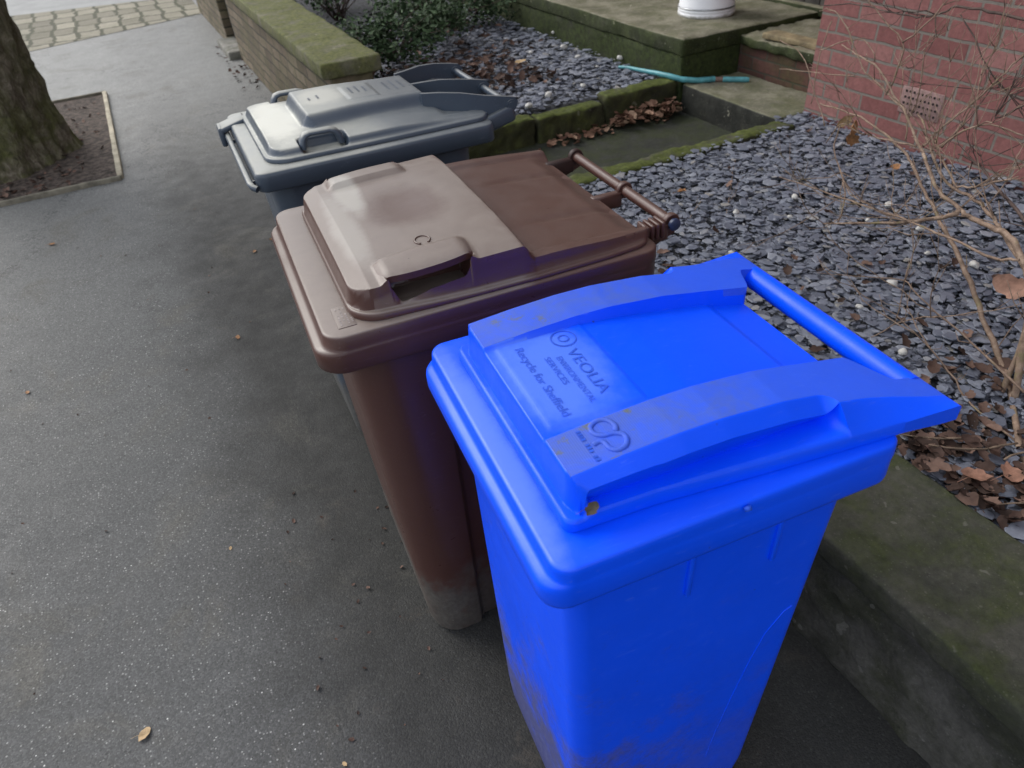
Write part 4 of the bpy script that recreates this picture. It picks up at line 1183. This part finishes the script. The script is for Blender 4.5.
# ---- dry twigs on the bed by the coping
rr = random.Random(31)
for i in range(9):
    bm = bmesh.new()
    a = rr.uniform(0, 6.28); L = rr.uniform(.10, .24); p = Vector((0, 0, 0)); pts = [p]
    for k in range(5):
        a += rr.uniform(-.25, .25); p = p + Vector((math.cos(a), math.sin(a), rr.uniform(-.05, .06))) * L / 5; pts.append(p)
    add_tube(bm, pts, [.0028, .0027, .0025, .0022, .002, .0014], 6)
    o = finish(bm, 'twig', mat_simple('dry_twig', (.16, .115, .08), .8, .4, 30, .3) if i == 0 else bpy.data.materials['dry_twig']); o.location = (rr.uniform(1.38, 1.62), rr.uniform(.25, .95), .392)
    tag(o, 'dry brown twig lying in the dead leaves beside the mossy coping', 'twig', 'dry twigs in the dead leaves')

# ---- bare shrub leaning over the slate bed
STEMS = [
 ('A', [(1.61, 0.583, 0.36), (1.826, 0.759, 0.36), (1.88, 0.867, 0.412), (1.913, 0.975, 0.499), (1.952, 1.087, 0.568), (2.008, 1.183, 0.587), (2.071, 1.256, 0.594), (2.108, 1.341, 0.626), (2.149, 1.434, 0.672), (2.17, 1.491, 0.697), (2.225, 1.607, 0.702), (2.256, 1.716, 0.714), (2.295, 1.839, 0.71), (2.35, 2.032, 0.685)], 0.0085, 0.0025),
 ('B', [(1.85, 0.808, 0.588), (1.902, 0.905, 0.668), (1.932, 0.971, 0.684), (1.966, 1.037, 0.671), (2.0, 1.124, 0.658), (2.011, 1.161, 0.666), (2.05, 1.262, 0.676), (2.097, 1.358, 0.722), (2.136, 1.42, 0.739), (2.176, 1.536, 0.818), (2.211, 1.601, 0.83), (2.214, 1.696, 0.905), (2.27, 1.851, 0.917), (2.3, 1.946, 0.928)], 0.0095, 0.002),
 ('B', [(1.98, 1.141, 0.675), (1.967, 1.146, 0.661), (1.979, 1.213, 0.619), (1.964, 1.285, 0.584), (1.997, 1.424, 0.516), (1.98, 1.589, 0.454)], 0.008, 0.003),
 ('C', [(1.87, 0.806, 0.583), (1.91, 0.901, 0.644), (1.981, 0.994, 0.654), (2.015, 1.06, 0.673), (2.075, 1.16, 0.674), (2.121, 1.289, 0.674), (2.155, 1.392, 0.73), (2.199, 1.473, 0.788), (2.25, 1.543, 0.795)], 0.007, 0.003),
 ('C', [(1.87, 0.883, 0.667), (1.881, 0.945, 0.635), (1.912, 1.102, 0.622), (1.958, 1.298, 0.594), (1.952, 1.446, 0.587), (1.977, 1.634, 0.562), (2.02, 1.863, 0.521)], 0.0042, 0.0018),
 ('C', [(2.05, 1.211, 0.703), (2.051, 1.135, 0.736), (2.05, 1.053, 0.788)], 0.003, 0.002),
 ('C', [(2.05, 1.211, 0.703), (2.105, 1.314, 0.741), (2.12, 1.369, 0.783)], 0.003, 0.002),
 ('D', [(1.95, 0.847, 0.651), (2.026, 0.985, 0.694), (2.13, 1.149, 0.708), (2.204, 1.265, 0.721), (2.3, 1.389, 0.692)], 0.007, 0.0025),
 ('B', [(2.15, 1.421, 0.739), (2.168, 1.387, 0.809), (2.202, 1.336, 0.893), (2.241, 1.312, 0.957), (2.25, 1.271, 1.03)], 0.0035, 0.002),
 ('B', [(2.25, 1.676, 0.822), (2.239, 1.651, 0.898), (2.261, 1.672, 0.989), (2.255, 1.79, 1.062), (2.25, 1.846, 1.101)], 0.0035, 0.0018),
 ('B', [(2.25, 1.664, 0.992), (2.237, 1.586, 1.066), (2.248, 1.553, 1.125), (2.25, 1.542, 1.148)], 0.0028, 0.0015),
 ('D', [(2.3, 1.258, 1.099), (2.328, 1.351, 1.096), (2.343, 1.47, 1.098), (2.347, 1.58, 1.096), (2.368, 1.623, 1.073), (2.343, 1.684, 1.05), (2.367, 1.789, 1.04), (2.406, 1.993, 1.035), (2.4, 2.17, 1.008)], 0.005, 0.0018),
 ('A', [(2.3, 1.623, 0.768), (2.343, 1.779, 0.815), (2.355, 1.881, 0.849), (2.388, 1.994, 0.94), (2.392, 2.07, 0.996), (2.413, 2.149, 0.999), (2.45, 2.209, 0.974)], 0.003, 0.0014),
 ('A', [(2.4, 2.128, 0.855), (2.395, 2.028, 0.905), (2.418, 1.951, 0.922), (2.393, 1.875, 0.892), (2.4, 1.868, 0.865)], 0.0024, 0.0014),
 ('D', [(2.35, 1.561, 1.076), (2.324, 1.452, 1.0), (2.336, 1.375, 0.915), (2.307, 1.296, 0.897), (2.3, 1.251, 0.895)], 0.002, 0.0026),
 ('C', [(2.15, 1.368, 0.755), (2.219, 1.367, 0.797), (2.247, 1.362, 0.893), (2.3, 1.413, 0.977)], 0.0028, 0.0014),
 ('C', [(2.1, 1.33, 0.777), (2.082, 1.269, 0.847), (2.087, 1.198, 0.883), (2.1, 1.107, 0.872)], 0.0034, 0.002),
 ('D', [(2.2, 1.191, 0.915), (2.182, 1.247, 0.867), (2.2, 1.244, 0.935), (2.2, 1.246, 1.0)], 0.003, 0.0014),
 ('B', [(2.2, 1.519, 0.719), (2.218, 1.547, 0.781), (2.268, 1.568, 0.837), (2.3, 1.615, 0.963)], 0.0028, 0.0012),
 ('A', [(2.15, 1.445, 0.735), (2.17, 1.596, 0.714), (2.149, 1.681, 0.718), (2.14, 1.742, 0.728), (2.15, 1.797, 0.642)], 0.003, 0.0014),
 ('A', [(2.55, 2.235, 0.923), (2.497, 2.213, 0.8), (2.45, 2.164, 0.629)], 0.0024, 0.002),
 ('A', [(2.45, 2.394, 0.841), (2.447, 2.264, 0.81), (2.417, 2.139, 0.701), (2.4, 2.028, 0.589)], 0.0018, 0.0024),
 ('A', [(2.4, 2.319, 0.748), (2.39, 2.102, 0.78), (2.4, 1.94, 0.801)], 0.0014, 0.0024),
 ('A', [(2.15, 1.753, 0.716), (2.127, 1.737, 0.639), (2.061, 1.617, 0.584), (2.02, 1.558, 0.527), (2.0, 1.549, 0.468)], 0.0022, 0.0026),
 ('A', [(1.75, 0.685, 0.409), (1.77, 0.86, 0.448), (1.746, 1.0, 0.51), (1.75, 1.092, 0.54)], 0.0034, 0.0014),
 ('A', [(1.683, 1.096, 0.36), (1.742, 1.048, 0.427), (1.74, 0.958, 0.495)], 0.0012, 0.002),
 ('A', [(1.629, 0.597, 0.36), (1.661, 0.747, 0.36), (1.682, 0.847, 0.399), (1.66, 0.954, 0.467)], 0.0035, 0.0014),
 ('A', [(1.75, 2.033, 0.36), (1.925, 2.164, 0.36), (2.071, 2.29, 0.36)], 0.0018, 0.0012),
 ('A', [(2.285, 2.389, 0.36), (2.051, 2.149, 0.36), (1.888, 1.982, 0.36)], 0.0012, 0.0016),
]
sh = tag(empty('bare_shrub', (1.80, .72, .34)), 'bare straggly winter shrub with pale twigs in front of the red brick wall', 'shrub')
m_twig, tt = M('shrub_bark')
c = tt.ramp(tt.noise(30, 6, .7), [(.3, (.105, .070, .050)), (.55, (.25, .175, .128)), (.75, (.42, .33, .255))])
k = tt.math('MULTIPLY', tt.mr(tt.noise(12, 5, .7), .55, .7), .55)
tt.set(tt.mix(k, c, (.17, .165, .06)), .75, tt.bump(tt.noise(120, 4, .7), .4, .002), .3)
m_twigd = mat_simple('dark_twig', (.075, .050, .042), .8, .4, 30, .4)
groups = {}
for sid, pts, r0, r1 in STEMS: groups.setdefault(sid, []).append((pts, r0, r1))
rr = random.Random(17); base = Vector(sh.location)
def smooth_pts(pts):
    P = [Vector(p) for p in pts]; out = []
    for i in range(len(P) - 1):
        a, b, c_, d_ = P[max(i - 1, 0)], P[i], P[i + 1], P[min(i + 2, len(P) - 1)]
        for k in range(4):
            t = k / 4
            out.append(.5 * ((2 * b) + (c_ - a) * t + (2 * a - 5 * b + 4 * c_ - d_) * t * t + (3 * b - a - 3 * c_ + d_) * t ** 3))
    return out + [P[-1]]
for sid, lst in groups.items():
    bm = bmesh.new()
    for idx, (pts, r0, r1) in enumerate(lst):
        if idx == 0:                                           # root the main stem in the bed
            p0 = Vector(pts[0])
            pts = [(1.80 + rr.uniform(-.05, .05), .70 + rr.uniform(-.04, .04), .335)] + list(pts) if sid != 'A' else [(1.60, .52, .335)] + list(pts)
        P = [p - base for p in smooth_pts(pts)]
        P = [p + Vector((rr.gauss(0, .0016), rr.gauss(0, .0016), rr.gauss(0, .0016))) for p in P]
        n = len(P); rad = [(r0 + (r1 - r0) * i / (n - 1)) * rr.uniform(.9, 1.13) for i in range(n)]
        add_tube(bm, P, rad, 8)
        for q in range(2 + n // 5):                            # side twigs and buds
            j = rr.randint(2, n - 2) if n > 5 else n // 2
            d = (P[min(j + 1, n - 1)] - P[j - 1]).normalized()
            s_ = (d * .6 + Vector((rr.uniform(-1, 1), rr.uniform(-1, 1), rr.uniform(-.4, .9)))).normalized()
            L = rr.choice((.012, .015, .05, .09, .14)); a = P[j]
            b1 = a + s_ * L * .5 + Vector((0, 0, rr.uniform(-.01, .012))); c1 = b1 + (s_ + Vector((rr.uniform(-.4, .4), rr.uniform(-.4, .4), .3))).normalized() * L * .5
            r = min(rad[j] * .55, .0017)
            add_tube(bm, [a, b1, c1], [r, r * .8, r * .5], 5)
        if idx > 0 or sid != 'A':
            for q in range(7 if n > 16 else 3):                # longer wiry twigs that fork again
                j = rr.randint(n // 3, n - 1); d = (P[min(j + 1, n - 1)] - P[j - 1]).normalized()
                v_ = (d * .8 + Vector((rr.uniform(-.6, .5), rr.uniform(-.9, .9), rr.uniform(-.5, .8)))).normalized()
                if P[j].y + base.y > 1.75: continue
                L = rr.uniform(.14, .42); a = P[j].copy(); tw = [a.copy()]; st = 7
                for k in range(st):
                    v_ = (v_ + Vector((rr.gauss(0, .16), rr.gauss(0, .16), rr.gauss(.02, .16)))).normalized(); a = a + v_ * L / st; tw.append(a.copy())
                if min(t_.z for t_ in tw) + base.z < .35 or max(t_.x for t_ in tw) + base.x > 2.97: continue
                add_tube(bm, tw, [.0018 - .0012 * k / st for k in range(st + 1)], 5)
                for z_ in range(3):
                    k = rr.randint(2, st - 1); f_ = (v_ + Vector((rr.uniform(-.9, .9), rr.uniform(-.9, .9), rr.uniform(-.4, .9)))).normalized()
                    m1 = tw[k] + f_ * rr.uniform(.02, .06)
                    add_tube(bm, [tw[k], m1, m1 + (f_ + Vector((0, 0, .5))).normalized() * rr.uniform(.02, .07)], [.0011, .0009, .0005], 4)
    finish(bm, 'stem', m_twigd if sid == 'D' else m_twig, sh)
for (x, y, z), s, mt, sd in (((2.60, 2.06, .525), .055, m_or, 3), ((2.59, 2.04, .49), .045, m_or, 5), ((2.61, 2.11, .55), .04, m_tan, 6)):
    bm = bmesh.new(); r2 = random.Random(sd)
    leaf(bm, Vector((x, y, z)) - base, s, r2, 1.0, True, 0, Matrix.Rotation(R(70), 3, 'Y') @ Matrix.Rotation(R(20 * sd), 3, 'X'))
    bmesh.ops.recalc_face_normals(bm, faces=bm.faces)
    finish(bm, 'clinging_leaf', mt, sh)
bm = bmesh.new(); r2 = random.Random(9)
leaf(bm, Vector((1.84, .857, .606)) - base, .052, r2, .7, True, 0, (Vector((0, 0, 1.64)) - Vector((1.84, .857, .606))).to_track_quat('Z', 'Y').to_matrix())
bmesh.ops.recalc_face_normals(bm, faces=bm.faces)
finish(bm, 'clinging_leaf', mat_simple('pinkish_leaf', (.30, .165, .115), .7, .25, 40, .3), sh)

# ---- evergreen shrubs beyond the slate
m_green = mat_islands('evergreen_leaf', [(0, (.012, .024, .010)), (.5, (.030, .055, .023)), (1, (.065, .105, .048))], .7, .1, 30, .2)
def bush(cx, cy, rx, ry, hz, n, label, seed):
    rr = random.Random(seed)
    o = tag(empty('evergreen_shrub', (cx, cy, .33)), label, 'shrub', 'evergreen shrubs beyond the slate')
    bs = bmesh.new(); bl = bmesh.new()
    for k in range(26):
        a = rr.uniform(0, 6.28); q = rr.uniform(.25, 1) ** .6
        tip = Vector((rx * q * math.cos(a), ry * q * math.sin(a), hz * rr.uniform(.3, 1) * (1 - .35 * q)))
        mid_ = tip * .5 + Vector((rr.uniform(-.05, .05), rr.uniform(-.05, .05), hz * .15))
        add_tube(bs, [Vector((rr.uniform(-.05, .05), rr.uniform(-.05, .05), 0)), mid_, tip], [.006, .004, .002], 5)
        for _ in range(n // 26):
            t = rr.uniform(.3, 1.12); c = (mid_ * (1 - t) + tip * t) + Vector((rr.gauss(0, .055), rr.gauss(0, .055), rr.gauss(0, .045)))
            if c.z < .02: c.z = .02 + rr.random() * .05
            s = rr.uniform(.014, .028); rot = Matrix.Rotation(rr.uniform(0, 6.28), 3, 'Z') @ Matrix.Rotation(rr.gauss(0, .6), 3, 'X') @ Matrix.Rotation(rr.gauss(-.2, .5), 3, 'Y')
            v = [bl.verts.new(c + rot @ Vector(p)) for p in ((-s, 0, 0), (-.2 * s, -.5 * s, .12 * s), (s, 0, -.1 * s), (-.2 * s, .5 * s, .12 * s))]
            bl.faces.new((v[0], v[1], v[2])); bl.faces.new((v[0], v[2], v[3]))
    finish(bs, 'branches', m_twigd, o); finish(bl, 'foliage', m_green, o, False)
bush(1.62, 5.25, .52, .78, .50, 3000, 'wide dark green shrub behind the end of the mossy brick wall', 1)
bush(2.30, 5.75, .48, .55, .40, 2200, 'dark green shrub between the mossy wall and the raised platform', 2)
bush(1.75, 7.0, .6, .9, .7, 2400, 'tall dark green shrub furthest up the garden', 3)
# ------------------------------------------------------------------ light, air and camera
wd = bpy.data.worlds.new('World'); scene.world = wd; wd.use_nodes = True
nt = wd.node_tree; bg = nt.nodes['Background']
sky = nt.nodes.new('ShaderNodeTexSky'); sky.sky_type = 'NISHITA'; sky.sun_disc = False
SUN_EL, SUN_AZ = 40, -28          # azimuth measured from +Y towards +X
sky.sun_elevation = R(SUN_EL); sky.sun_rotation = R(SUN_AZ); sky.dust_density = 4; sky.air_density = 1.0
hs_ = nt.nodes.new('ShaderNodeHueSaturation'); hs_.inputs['Saturation'].default_value = .38     # veiled by even cloud
nt.links.new(sky.outputs[0], hs_.inputs['Color'])
mx = nt.nodes.new('ShaderNodeMix'); mx.data_type = 'RGBA'; mx.inputs[0].default_value = .50                        # even cloud cover over the sky
mx.inputs[7].default_value = (6.3, 6.6, 7.1, 1)
nt.links.new(hs_.outputs[0], mx.inputs[6]); nt.links.new(mx.outputs[2], bg.inputs['Color'])
bg.inputs['Strength'].default_value = .15
sl = bpy.data.lights.new('sun', 'SUN'); sl.energy = .95; sl.angle = R(32); sl.color = (1, .97, .93)
so_ = bpy.data.objects.new('sun', sl); col.objects.link(so_)
dirv = Vector((math.sin(R(SUN_AZ)) * math.cos(R(SUN_EL)), math.cos(R(SUN_AZ)) * math.cos(R(SUN_EL)), math.sin(R(SUN_EL))))
so_.rotation_euler = (-dirv).to_track_quat('-Z', 'Y').to_euler(); so_.location = dirv * 30
cd = bpy.data.cameras.new('camera'); cam = bpy.data.objects.new('camera', cd); col.objects.link(cam)
fw, rt, up = ((0.321578, 0.712432, -0.623722), (0.888085, -0.455433, -0.06233), (0.328469, 0.533874, 0.779157))
rt = Vector(rt); fw = Vector(fw); up = Vector(up)
mw = Matrix((rt, up, -fw)).transposed().to_4x4(); mw.translation = Vector((0, 0, 1.6431)); cam.matrix_world = mw
cd.sensor_width = 36; cd.lens = 706.61 / 1024 * 36; cd.clip_end = 1000; cd.clip_start = .02
cd.dof.use_dof = True; cd.dof.focus_distance = 1.35; cd.dof.aperture_fstop = 6.3
scene.camera = cam
scene.view_settings.view_transform = 'Standard'; scene.view_settings.look = 'None'
scene.view_settings.exposure = .66; scene.view_settings.gamma = 1
scene.cycles.max_bounces = 6
